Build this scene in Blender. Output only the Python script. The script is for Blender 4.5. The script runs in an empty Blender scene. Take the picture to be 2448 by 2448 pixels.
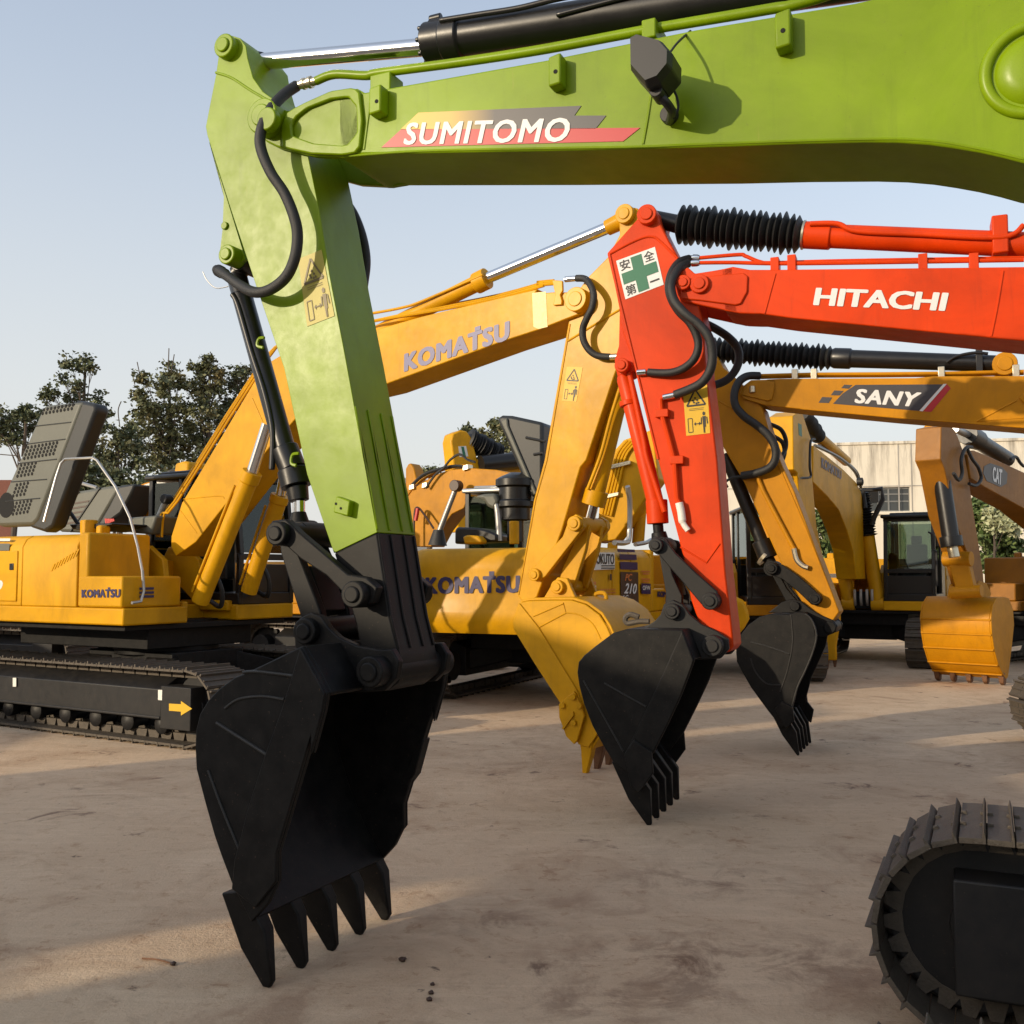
import bpy, bmesh, math, random
from mathutils import Vector
import numpy as np
random.seed(7); RNG = np.random.default_rng(7)
SC = bpy.context.scene
COL = SC.collection

# ------------------------------------------------------------------ camera, sky, sun, exposure
FPX = 2448.0; CH = 1.75; PITCH = math.atan(151/2448)
CP, SP = math.cos(PITCH), math.sin(PITCH)
cd = bpy.data.cameras.new('camera'); cam = bpy.data.objects.new('camera', cd); COL.objects.link(cam)
cam.location = (0, 0, CH); cam.rotation_euler = (math.pi/2+PITCH, 0, 0)
cd.sensor_width = 36; cd.lens = 36; cd.clip_start = .05; cd.clip_end = 3000
SC.camera = cam
SUN_EL = math.radians(14.5); SUN_H = Vector((.849, .528, 0))       # the way the light travels, seen from above
w = bpy.data.worlds.new('World'); SC.world = w; w.use_nodes = True
nt = w.node_tree; bg = nt.nodes['Background']
sky = nt.nodes.new('ShaderNodeTexSky'); sky.sky_type = 'NISHITA'; sky.sun_disc = False
sky.sun_elevation = SUN_EL; sky.sun_rotation = math.atan2(-SUN_H.x, -SUN_H.y)
sky.air_density = 1.0; sky.dust_density = 2.2; sky.ozone_density = 2.0; sky.altitude = 50
tc = nt.nodes.new('ShaderNodeTexCoord'); sx = nt.nodes.new('ShaderNodeSeparateXYZ'); nt.links.new(tc.outputs['Generated'], sx.inputs[0])
mr = nt.nodes.new('ShaderNodeMapRange'); mr.interpolation_type = 'SMOOTHSTEP'; nt.links.new(sx.outputs[2], mr.inputs[0])
mr.inputs[1].default_value = -.02; mr.inputs[2].default_value = .60; mr.inputs[3].default_value = .95; mr.inputs[4].default_value = .36
mx = nt.nodes.new('ShaderNodeMix'); mx.data_type = 'RGBA'; nt.links.new(mr.outputs[0], mx.inputs[0]); nt.links.new(sky.outputs[0], mx.inputs[6])
mx.inputs[7].default_value = (2.72, 2.70, 2.62, 1)                  # pale haze low over the horizon
nt.links.new(mx.outputs[2], bg.inputs[0]); bg.inputs[1].default_value = 0.145
sl = bpy.data.lights.new('sun', 'SUN'); so = bpy.data.objects.new('sun', sl); COL.objects.link(so)
sl.energy = 2.0; sl.angle = math.radians(.6); sl.color = (1.0, .83, .60)
sdir = (SUN_H*math.cos(SUN_EL)+Vector((0, 0, -math.sin(SUN_EL)))).normalized()
so.rotation_euler = sdir.to_track_quat('-Z', 'Y').to_euler(); so.location = (-20, -12, 20)
SC.view_settings.view_transform = 'Standard'; SC.view_settings.look = 'None'
SC.view_settings.exposure = 1.0; SC.view_settings.gamma = 1

# ------------------------------------------------------------------ photo pixel -> ray -> point on a real plane
def ray(u, v):
    a = (u-1224)/FPX; b = (1224-v)/FPX
    return Vector((a, CP-b*SP, SP+b*CP))
def ground(u, v, z=0.):
    d = ray(u, v); t = (z-CH)/d.z
    return Vector((d.x*t, d.y*t, z))
def at(u, v, Y):
    d = ray(u, v); t = Y/d.y
    return Vector((d.x*t, Y, CH+d.z*t))
def crop(x0, y0, k): return lambda *p: [(x0+q[0]*k, y0+q[1]*k) for q in p]
K1 = crop(400, 0, .46584); K2 = crop(1300, 0, .5942); K3 = crop(0, 800, .36232); K4 = crop(400, 500, .36232)
K5 = crop(400, 1150, .36232); K6 = crop(400, 1750, .41408); K7 = crop(900, 900, .31056); K8 = crop(1200, 450, .33644)
K9 = crop(1200, 1200, .41408); KA = crop(1650, 800, .41411); KB = crop(1900, 1000, .33641); KD = crop(0, 1480, .31056)
KE = crop(1650, 1250, .2588); KG = crop(1380, 1250, .16563); KH = crop(1900, 0, .28364)
class Plane:                       # a vertical plane; n points away from the camera, d to the right
    def __init__(s, O, n):
        s.O = Vector((O[0], O[1], 0)); s.n = Vector((n[0], n[1], 0)).normalized(); s.d = Vector((s.n.y, -s.n.x, 0))
    def pt(s, sz, off=0.): return s.O+s.d*sz[0]+s.n*off+Vector((0, 0, sz[1]))
    def hit(s, p, off=0.):
        d = ray(*p); t = (s.O.dot(s.n)+off)/d.dot(s.n)
        P = Vector((d.x*t, d.y*t, CH+d.z*t)); return ((P-s.O).dot(s.d), P.z)
    def hits(s, pts, off=0.): return [s.hit(p, off) for p in pts]
    def w(s, p, off=0.): return s.pt(s.hit(p, off), off)

# ------------------------------------------------------------------ mesh builder
class MB:
    def __init__(s): s.v = []; s.f = []
    def add(s, vs, fs):
        b = len(s.v); s.v += [Vector(q) for q in vs]; s.f += [tuple(b+i for i in f) for f in fs]; return s
    def prism(s, A, B):            # two matching rings
        n = len(A)
        return s.add(list(A)+list(B), [tuple(range(n))[::-1], tuple(range(n, 2*n))]+[(i, (i+1) % n, n+(i+1) % n, n+i) for i in range(n)])
    def plate(s, F, sz, o0, o1): return s.prism([F.pt(q, o0) for q in sz], [F.pt(q, o1) for q in sz])
    def pplate(s, F, px, ref, o0, o1): return s.plate(F, F.hits(px, ref), o0, o1)
    def sheet(s, F, sz, off): return s.add([F.pt(q, off) for q in sz], [tuple(range(len(sz)))])
    def box(s, T, x0, x1, y0, y1, z0, z1):
        c = [T(x, y, z) for z in (z0, z1) for x, y in ((x0, y0), (x1, y0), (x1, y1), (x0, y1))]
        return s.prism(c[:4], c[4:])
    def cyl(s, p0, p1, r0, r1=None, n=20, prof=None):
        p0 = Vector(p0); p1 = Vector(p1); ax = (p1-p0); L = ax.length; ax.normalize()
        a = ax.orthogonal().normalized(); b = ax.cross(a)
        prof = prof or [(0, r0), (1, r0 if r1 is None else r1)]
        base = len(s.v)
        for t, r in prof:
            for i in range(n):
                th = 2*math.pi*i/n; s.v.append(p0+ax*(t*L)+(a*math.cos(th)+b*math.sin(th))*r)
        for k in range(len(prof)-1):
            for i in range(n):
                j = (i+1) % n; s.f.append((base+k*n+i, base+k*n+j, base+(k+1)*n+j, base+(k+1)*n+i))
        s.f.append(tuple(base+i for i in range(n))[::-1]); m = base+(len(prof)-1)*n
        s.f.append(tuple(m+i for i in range(n))); return s
    def boss(s, F, p, ref, o0, o1, r, n=24, ring=True):
        c = F.hit(p, ref); s.cyl(F.pt(c, o0), F.pt(c, o1), r, n=n)
        if ring:
            s.cyl(F.pt(c, o0-.012), F.pt(c, o0+.002), r*.62, n=n)
        return s
    def tube(s, pts, r, n=8, smooth=True, sub=6):
        P = [Vector(p) for p in pts]
        if smooth and len(P) > 2:
            Q = []
            for i in range(len(P)-1):
                a = P[max(i-1, 0)]; b = P[i]; c = P[i+1]; d = P[min(i+2, len(P)-1)]
                for k in range(sub):
                    t = k/sub
                    Q.append(.5*((2*b)+(c-a)*t+(2*a-5*b+4*c-d)*t*t+(3*b-a-3*c+d)*t**3))
            Q.append(P[-1]); P = Q
        base = len(s.v); ref = None
        for i, p in enumerate(P):
            t = (P[min(i+1, len(P)-1)]-P[max(i-1, 0)]).normalized()
            if ref is None: ref = t.orthogonal().normalized()
            ref = (ref-t*ref.dot(t)).normalized(); b = t.cross(ref)
            rr = r[i*(len(r)-1)//max(len(P)-1, 1)] if isinstance(r, (list, tuple)) else r
            for k in range(n):
                th = 2*math.pi*k/n; s.v.append(p+(ref*math.cos(th)+b*math.sin(th))*rr)
        for i in range(len(P)-1):
            for k in range(n):
                j = (k+1) % n; s.f.append((base+i*n+k, base+i*n+j, base+(i+1)*n+j, base+(i+1)*n+k))
        s.f.append(tuple(base+k for k in range(n))[::-1]); m = base+(len(P)-1)*n
        s.f.append(tuple(m+k for k in range(n))); return s
    def ring_plate(s, F, outer, inner, c, o0, o1, n=48):
        def cast(loop, th):
            d = Vector((math.cos(th), math.sin(th))); best = None
            for i in range(len(loop)):
                a = Vector(loop[i])-Vector(c); e = Vector(loop[(i+1) % len(loop)])-Vector(loop[i]); den = d.x*e.y-d.y*e.x
                if abs(den) < 1e-12: continue
                t = (a.x*e.y-a.y*e.x)/den; u = (a.x*d.y-a.y*d.x)/den
                if t > 0 and -1e-6 <= u <= 1+1e-6 and (best is None or t > best): best = t
            return Vector(c)+d*(best or 0)
        b = len(s.v)
        for k in range(n):
            th = 2*math.pi*k/n; A_, B_ = cast(outer, th), cast(inner, th)
            s.v += [F.pt(A_, o0), F.pt(B_, o0), F.pt(A_, o1), F.pt(B_, o1)]
        for k in range(n):
            i = b+4*k; j = b+4*((k+1) % n)
            s.f += [(i, j, j+1, i+1), (i+2, i+3, j+3, j+2), (i, i+2, j+2, j), (i+1, j+1, j+3, i+3)]
        return s
    def shell(s, F, sz, o0, o1, th):          # bent sheet of thickness th (to the left of the path), spread from o0 to o1
        n = len(sz); inn = []
        for i in range(n):
            a = Vector(sz[max(i-1, 0)]); b = Vector(sz[min(i+1, n-1)]); t = (b-a).normalized()
            inn.append((sz[i][0]-t.y*th, sz[i][1]+t.x*th))
        return s.plate(F, list(sz)+inn[::-1], o0, o1)
    def build(s, name, mat, parent=None, bevel=.006, smooth=38, origin=None):
        me = bpy.data.meshes.new(name)
        R = Vector((0, 0, 0))
        if parent is not None: R = Vector(parent['_o'])
        elif origin is not None: R = Vector(origin)
        me.from_pydata([tuple(q-R) for q in s.v], [], s.f)
        bm = bmesh.new(); bm.from_mesh(me); bmesh.ops.recalc_face_normals(bm, faces=bm.faces)
        bm.to_mesh(me); bm.free()
        o = bpy.data.objects.new(name, me); COL.objects.link(o); me.materials.append(mat)
        o['_o'] = tuple(R)
        if parent is not None: o.parent = parent
        else: o.location = R
        if smooth:
            me.shade_smooth(); me.set_sharp_from_angle(angle=math.radians(smooth))
        if bevel:
            b = o.modifiers.new('bevel', 'BEVEL'); b.width = bevel; b.segments = 2; b.limit_method = 'ANGLE'; b.angle_limit = math.radians(40)
        return o
def thing(name, label, cat, loc, group=None):
    o = bpy.data.objects.new(name, None); COL.objects.link(o); o.location = loc; o['_o'] = tuple(loc)
    o.empty_display_size = .3
    o['label'] = label; o['category'] = cat
    if group: o['group'] = group
    return o
def tag(o, label, cat, group=None):
    o['label'] = label; o['category'] = cat
    if group: o['group'] = group
    return o

# ------------------------------------------------------------------ materials
def newmat(name):
    m = bpy.data.materials.new(name); m.use_nodes = True
    return m, m.node_tree, m.node_tree.nodes['Principled BSDF']
def noise(nt, scale, detail=5, rough=.6, vec=None, dist=0.):
    n = nt.nodes.new('ShaderNodeTexNoise'); n.inputs['Scale'].default_value = scale
    n.inputs['Detail'].default_value = detail; n.inputs['Roughness'].default_value = rough
    n.inputs['Distortion'].default_value = dist
    if vec is not None: nt.links.new(vec, n.inputs['Vector'])
    return n.outputs['Fac']
def ramp(nt, fac, stops):
    r = nt.nodes.new('ShaderNodeValToRGB'); nt.links.new(fac, r.inputs[0]); e = r.color_ramp.elements
    while len(e) < len(stops): e.new(.5)
    for i, (p, c) in enumerate(stops):
        e[i].position = p; e[i].color = c if len(c) == 4 else (*c, 1)
    return r.outputs[0]
def mix(nt, fac, a, b):
    m = nt.nodes.new('ShaderNodeMix'); m.data_type = 'RGBA'
    for sock, val in ((m.inputs[0], fac), (m.inputs[6], a), (m.inputs[7], b)):
        if isinstance(val, (int, float)): sock.default_value = val
        elif isinstance(val, tuple): sock.default_value = (*val[:3], 1)
        else: nt.links.new(val, sock)
    return m.outputs[2]
def math_(nt, op, a, b):
    m = nt.nodes.new('ShaderNodeMath'); m.operation = op
    for sock, val in zip(m.inputs, (a, b)):
        if isinstance(val, (int, float)): sock.default_value = val
        else: nt.links.new(val, sock)
    return m.outputs[0]
def bump(nt, b, h, strength, dist=.01):
    n = nt.nodes.new('ShaderNodeBump'); n.inputs['Strength'].default_value = strength; n.inputs['Distance'].default_value = dist
    nt.links.new(h, n.inputs['Height']); nt.links.new(n.outputs[0], b.inputs['Normal'])
def coords(nt):
    t = nt.nodes.new('ShaderNodeTexCoord'); return t.outputs['Object']
def paint(name, c, rough=.36, dust=.25, dustcol=(.30, .24, .16), coat=.10, wear=0., spec=.32, streak=.35):
    m, nt, b = newmat(name); co = coords(nt)
    big = noise(nt, 1.3, 7, .62, co, .5); fine = noise(nt, 11, 8, .7, co); spk = noise(nt, 75, 3, .6, co)
    mp = nt.nodes.new('ShaderNodeMapping'); nt.links.new(co, mp.inputs[0]); mp.inputs['Scale'].default_value = (9, 9, .9)
    st = noise(nt, 1.6, 7, .7, mp.outputs[0], .3)
    mp2 = nt.nodes.new('ShaderNodeMapping'); nt.links.new(co, mp2.inputs[0]); mp2.inputs['Rotation'].default_value = (.6, .5, .9); mp2.inputs['Scale'].default_value = (2.5, 60, 2.5)
    sc = noise(nt, 2.2, 3, .5, mp2.outputs[0])
    dk = tuple(x*.66 for x in c)
    col = mix(nt, ramp(nt, big, [(.32, (0, 0, 0)), (.66, (1, 1, 1))]), dk, c)
    geo = nt.nodes.new('ShaderNodeNewGeometry'); sep = nt.nodes.new('ShaderNodeSeparateXYZ'); nt.links.new(geo.outputs['Normal'], sep.inputs[0])
    up = math_(nt, 'MULTIPLY_ADD', sep.outputs[2], .35); up.node.inputs[2].default_value = .45
    mask = math_(nt, 'MULTIPLY', ramp(nt, fine, [(.38, (0, 0, 0)), (.72, (1, 1, 1))]), up)
    col = mix(nt, math_(nt, 'MULTIPLY', mask, dust), col, dustcol)
    col = mix(nt, math_(nt, 'MULTIPLY', ramp(nt, st, [(.55, (0, 0, 0)), (.75, (1, 1, 1))]), streak), col, tuple(x*.40+.008 for x in c))
    col = mix(nt, math_(nt, 'MULTIPLY', ramp(nt, sc, [(.70, (0, 0, 0)), (.74, (1, 1, 1))]), .22), col, dustcol)
    if wear:
        ch = ramp(nt, spk, [(.68, (0, 0, 0)), (.71, (1, 1, 1))]); col = mix(nt, math_(nt, 'MULTIPLY', ch, wear), col, (.07, .045, .03))
    nt.links.new(col, b.inputs['Base Color'])
    r = nt.nodes.new('ShaderNodeMapRange'); nt.links.new(fine, r.inputs[0]); r.inputs[3].default_value = rough-.12; r.inputs[4].default_value = rough+.18
    nt.links.new(r.outputs[0], b.inputs['Roughness']); b.inputs['Specular IOR Level'].default_value = spec
    b.inputs['Coat Weight'].default_value = coat; b.inputs['Coat Roughness'].default_value = .22
    bump(nt, b, math_(nt, 'ADD', math_(nt, 'MULTIPLY', noise(nt, 140, 2, .5, co), .25), big), .07, .01)
    return m
def simple(name, c, rough=.5, metal=0., var=.2, scale=12, bmp=.1, spec=.5):
    m, nt, b = newmat(name); co = coords(nt); n = noise(nt, scale, 6, .65, co)
    nt.links.new(mix(nt, n, tuple(x*(1-var) for x in c), tuple(x*(1+var) for x in c)), b.inputs['Base Color'])
    b.inputs['Roughness'].default_value = rough; b.inputs['Metallic'].default_value = metal
    b.inputs['Specular IOR Level'].default_value = spec
    if bmp: bump(nt, b, noise(nt, scale*6, 4, .6, co), bmp, .01)
    return m
M = {}
M['green'] = paint('lime_green_paint', (.200, .312, .0002), .36, .12, (.26, .25, .04), .02, .2, .25, .3)
M['red'] = paint('orange_red_paint', (.70, .050, .001), .44, .08, (.40, .10, .04), .03, .2, .18, .3)
M['yellow'] = paint('machine_yellow_paint', (.70, .345, .001), .46, .12, (.36, .24, .07), .04, .15, .20, .3)
M['ochre'] = paint('ochre_yellow_paint', (.56, .235, .001), .48, .16, (.28, .16, .05), .04, .25, .20, .35)
M['rusty'] = paint('dusty_brown_yellow_paint', (.33, .128, .005), .50, .55, (.17, .09, .04), .04, .6)
M['black'] = paint('black_bucket_paint', (.0045, .0045, .005), .48, .75, (.034, .030, .026), .0, .8, .20, .2)
M['blackgloss'] = paint('black_cylinder_paint', (.008, .008, .009), .34, .15, (.04, .034, .028), .12, .1, .4)
M['darkgrey'] = paint('dark_grey_paint', (.012, .012, .013), .5, .45, (.055, .045, .035), .0, .4, .3)
M['steel'] = simple('worn_track_steel', (.085, .068, .050), .65, .15, .5, 14, .5)
M['bead'] = simple('highlight_weld_bead', (.018, .0175, .0165), .5, .1, .4, 40, .4)  # paler than the bucket paint to mimic bright edge highlights
M['reflector'] = simple('golden_reflective_tape', (.62, .48, .22), .38, .2, .35, 40, .3)
M['dust'] = M['steel']
M['rust'] = simple('rusty_tooth_steel', (.16, .075, .035), .6, .2, .4, 22, .3)
M['chrome'] = simple('chrome_rod', (.80, .80, .80), .12, 1., .04, 6, 0)
M['fitting'] = simple('zinc_fitting', (.62, .56, .42), .3, .9, .15, 30, .1)
M['rubber'] = simple('black_rubber_hose', (.012, .012, .012), .55, 0, .3, 60, .3)
M['galv'] = simple('galvanised_rail', (.42, .42, .41), .38, .7, .12, 30, .05)
M['hood'] = simple('grey_hood_plastic', (.105, .108, .088), .55, 0, .12, 9, .05)
M['hooddark'] = simple('dark_hood_edge', (.018, .020, .021), .5, 0, .15, 9, .05)
M['hole'] = simple('dark_opening', (.006, .006, .006), .9, 0, .1, 9, 0)
M['rag'] = simple('warm_white_sticker', (.72, .70, .64), .5, 0, .04, 9, 0)
M['white'] = simple('white_lettering', (.66, .66, .65), .45, 0, .04, 20, 0)
M['navy'] = simple('dark_blue_lettering', (.018, .012, .075), .45, 0, .08, 20, 0)
M['lilac'] = simple('faded_blue_lettering', (.085, .08, .20), .45, 0, .08, 20, 0)
M['ink'] = simple('black_ink', (.012, .012, .013), .5, 0, .1, 20, 0)
M['signgreen'] = simple('sign_green', (.008, .13, .065), .5, 0, .06, 20, 0)
M['warn'] = simple('warning_yellow', (.62, .37, .008), .5, 0, .05, 20, 0)
M['warnpale'] = simple('worn_warning_yellow', (.40, .34, .05), .5, 0, .06, 20, 0)
M['decalred'] = simple('decal_red', (.42, .012, .018), .42, 0, .05, 20, 0)
M['decaldark'] = simple('decal_charcoal', (.035, .033, .038), .42, 0, .08, 20, 0)
M['orangepaint'] = simple('faint_red_print', (.55, .16, .04), .5, 0, .1, 20, 0)
M['brown'] = simple('dark_brown_trim', (.05, .025, .015), .5, 0, .2, 20, 0)
M['fadedink'] = simple('faded_brown_ink', (.13, .095, .03), .5, 0, .2, 20, 0)
M['warmred'] = simple('red_plastic', (.5, .02, .015), .4, 0, .1, 20, 0)
def glassmat():
    m, nt, b = newmat('tinted_cab_glass'); out = nt.nodes['Material Output']
    tr = nt.nodes.new('ShaderNodeBsdfTransparent'); tr.inputs[0].default_value = (.52, .60, .52, 1)
    gl = nt.nodes.new('ShaderNodeBsdfGlossy'); gl.inputs['Roughness'].default_value = .03; gl.inputs[0].default_value = (.85, .9, .85, 1)
    lw = nt.nodes.new('ShaderNodeFresnel'); lw.inputs[0].default_value = 1.6
    ms = nt.nodes.new('ShaderNodeMixShader'); nt.links.new(lw.outputs[0], ms.inputs[0])
    nt.links.new(tr.outputs[0], ms.inputs[1]); nt.links.new(gl.outputs[0], ms.inputs[2]); nt.links.new(ms.outputs[0], out.inputs[0])
    return m
M['glass'] = glassmat()
def gradmat():                       # the printed yellow-to-charcoal fade of the boom decal
    m, nt, b = newmat('yellow_charcoal_print'); t = nt.nodes.new('ShaderNodeTexCoord'); s = nt.nodes.new('ShaderNodeSeparateXYZ')
    nt.links.new(t.outputs['Generated'], s.inputs[0])
    nt.links.new(ramp(nt, s.outputs[0], [(.0, (.62, .40, .03)), (.26, (.50, .33, .05)), (.48, (.05, .045, .05)), (1, (.04, .04, .045))]), b.inputs['Base Color'])
    b.inputs['Roughness'].default_value = .42; return m
M['fade'] = gradmat()
def groundmat():
    m, nt, b = newmat('stained_concrete_yard'); co = coords(nt)
    n1 = noise(nt, .30, 8, .62, co, .6); n2 = noise(nt, 1.3, 9, .70, co, 1.0); n3 = noise(nt, 7, 9, .74, co, .4); n4 = noise(nt, 55, 5, .7, co)
    mp = nt.nodes.new('ShaderNodeMapping'); nt.links.new(co, mp.inputs[0]); mp.inputs['Scale'].default_value = (.6, 5.0, 1); mp.inputs['Rotation'].default_value = (0, 0, .30)
    n5 = noise(nt, 2.0, 8, .72, mp.outputs[0], .6)
    c = mix(nt, ramp(nt, n1, [(.3, (0, 0, 0)), (.7, (1, 1, 1))]), (.50, .35, .22), (.67, .505, .345))
    def lay(fac, lo, hi, k, colr):
        nonlocal c
        c = mix(nt, math_(nt, 'MULTIPLY', ramp(nt, fac, [(lo, (0, 0, 0)), (hi, (1, 1, 1))]), k), c, colr)
    lay(n2, .47, .66, .70, (.30, .165, .085)); lay(n5, .55, .80, .20, (.72, .52, .33)); lay(n5, .45, .26, .18, (.29, .17, .095))
    lay(n3, .53, .70, .50, (.22, .135, .08)); lay(n4, .60, .42, .28, (.25, .165, .105)); lay(n3, .42, .28, .35, (.70, .54, .37))
    blot = noise(nt, 1.7, 8, .68, co, .5); lay(blot, .62, .68, .70, (.11, .055, .04)); lay(noise(nt, .75, 7, .66, co, 1.2), .56, .68, .45, (.24, .13, .075))
    blot2 = noise(nt, 6.5, 6, .65, co, .3); lay(blot2, .67, .72, .75, (.075, .045, .036))
    for px, py, rad, sx_ in ((.95, 4.75, 1.15, 1.0), (1.15, 6.0, .8, .9), (-.1, 5.3, .5, .8), (.4, 4.3, .6, .8)):      # rusty mud stains where machines stood
        mp3 = nt.nodes.new('ShaderNodeMapping'); nt.links.new(co, mp3.inputs[0]); mp3.inputs['Location'].default_value = (-px/rad, -py/(rad*.5), 0); mp3.inputs['Scale'].default_value = (1/rad, 2/rad, 0)
        ln_ = nt.nodes.new('ShaderNodeVectorMath'); ln_.operation = 'LENGTH'; nt.links.new(mp3.outputs[0], ln_.inputs[0])
        fall = ramp(nt, ln_.outputs['Value'], [(.15, (1, 1, 1)), (1.0, (0, 0, 0))])
        sn = ramp(nt, noise(nt, 3.2, 9, .72, co, .6), [(.44, (0, 0, 0)), (.60, (1, 1, 1))])
        c = mix(nt, math_(nt, 'MULTIPLY', math_(nt, 'MULTIPLY', fall, sn), .75*sx_), c, (.13, .065, .04))
    nt.links.new(c, b.inputs['Base Color']); b.inputs['Roughness'].default_value = .82; b.inputs['Specular IOR Level'].default_value = .22
    h = math_(nt, 'ADD', math_(nt, 'MULTIPLY', n3, .7), math_(nt, 'MULTIPLY', n4, .5)); h = math_(nt, 'ADD', h, math_(nt, 'MULTIPLY', n5, .5))
    bump(nt, b, h, .8, .018)
    return m
def wallmat(name, base, stain, zt, zl):
    m, nt, b = newmat(name); co = coords(nt); sep = nt.nodes.new('ShaderNodeSeparateXYZ'); nt.links.new(co, sep.inputs[0])
    mp = nt.nodes.new('ShaderNodeMapping'); nt.links.new(co, mp.inputs[0]); mp.inputs['Scale'].default_value = (2.2, 2.2, .22)
    st = noise(nt, 1.5, 8, .72, mp.outputs[0]); mo = noise(nt, .9, 8, .7, co)
    fade = nt.nodes.new('ShaderNodeMapRange'); nt.links.new(sep.outputs[2], fade.inputs[0])
    fade.inputs[1].default_value = zl; fade.inputs[2].default_value = zt; fade.inputs[3].default_value = .10; fade.inputs[4].default_value = .9
    k = math_(nt, 'MULTIPLY', ramp(nt, st, [(.47, (0, 0, 0)), (.66, (1, 1, 1))]), fade.outputs[0])
    c = mix(nt, mo, tuple(x*.88 for x in base), tuple(min(x*1.1, .85) for x in base)); c = mix(nt, k, c, stain)
    nt.links.new(c, b.inputs['Base Color']); b.inputs['Roughness'].default_value = .9
    bump(nt, b, noise(nt, 25, 5, .6, co), .2, .01); return m
def leafmat(name, a, c2, yellow):
    m, nt, b = newmat(name); co = coords(nt); g = nt.nodes.new('ShaderNodeNewGeometry')
    n = noise(nt, .8, 3, .6, co)
    col = mix(nt, ramp(nt, g.outputs['Random Per Island'], [(.2, (0, 0, 0)), (.9, (1, 1, 1))]), a, c2)
    col = mix(nt, math_(nt, 'MULTIPLY', ramp(nt, n, [(.5, (0, 0, 0)), (.68, (1, 1, 1))]), .65), col, yellow)
    nt.links.new(col, b.inputs['Base Color']); b.inputs['Roughness'].default_value = .6
    b.inputs['Transmission Weight'].default_value = 0; b.inputs['Specular IOR Level'].default_value = .3
    return m
M['ground'] = groundmat()
M['leaf'] = leafmat('dark_green_leaves', (.055, .070, .036), (.14, .16, .08), (.18, .15, .07))  # far foliage tones, here and below, lightened in place of distance haze
M['leaf2'] = leafmat('olive_leaves', (.075, .085, .040), (.17, .18, .085), (.22, .17, .075))
M['leaf3'] = leafmat('bright_shrub_leaves', (.04, .075, .02), (.14, .19, .06), (.22, .24, .10))
M['leaf_pale'] = simple('pale_green_leaves', (.36, .38, .22), .6, 0, .25, 30, 0)  # pale green leaf colour, no flowers
M['bark'] = simple('grey_brown_bark', (.085, .065, .05), .9, 0, .35, 8, .5)
M['facade'] = wallmat('weathered_cream_concrete', (.66, .61, .51), (.14, .12, .10), 6.2, 4.0)
M['offwall'] = wallmat('plain_grey_concrete', (.36, .34, .31), (.13, .11, .09), 6, 2)
M['brick'] = simple('red_brown_brick', (.18, .07, .05), .9, 0, .3, 12, .3)
M['windark'] = simple('dark_window_glass', (.05, .055, .055), .15, 0, .2, 3, 0)
M['winframe'] = simple('grey_window_frame', (.20, .20, .19), .5, .3, .1, 10, 0)

# ------------------------------------------------------------------ decals and writing
def decal(name, parent, F, off, px, mat, bev=0, ref=None):
    m = MB(); o = off-.003; m.plate(F, F.hits(px, off if ref is None else ref), o, o+.0025); return m.build(name, mat, parent, bev, 0)
def writing(name, parent, F, off, text, quad, mat, bold=.03, shear=0., extra=None, space=1.0, lift=.005):
    """text laid on the plane inside the photo quad TL, TR, BR, BL"""
    c = bpy.data.curves.new('text', 'FONT'); c.body = text; c.offset = 0; c.shear = shear; c.resolution_u = 3; c.space_character = space
    o = bpy.data.objects.new('text', c); COL.objects.link(o)
    me = bpy.data.meshes.new_from_object(o); bpy.data.objects.remove(o); bpy.data.curves.remove(c)
    co = np.array([v.co[:2] for v in me.vertices]); fs = [tuple(p.vertices) for p in me.polygons]
    sh = [(0, 0), (bold, 0), (-bold, 0), (0, bold*.6), (0, -bold*.6), (bold*.8, bold*.5), (-bold*.8, -bold*.5), (bold*.8, -bold*.5), (-bold*.8, bold*.5)] if bold > .015 else [(0, 0)]
    lo = co.min(0)-np.array([bold, bold*.6]); hi = co.max(0)+np.array([bold, bold*.6])
    q = [Vector(F.hit(p, off)) for p in quad]
    def mp(x, y):
        t = q[0].lerp(q[1], x); b = q[3].lerp(q[2], x); return b.lerp(t, y)
    m = MB()
    for k, dxy in enumerate(sh):
        m.add([F.pt(mp(*((p+np.array(dxy)-lo)/(hi-lo))), off-lift-.0001*k) for p in co], fs)
    if extra:
        for ex in extra:
            m.add([F.pt(mp(*e), off-lift) for e in ex], [tuple(range(len(ex)))])
    bpy.data.meshes.remove(me)
    return m.build(name, mat, parent, 0, 0)

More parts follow.
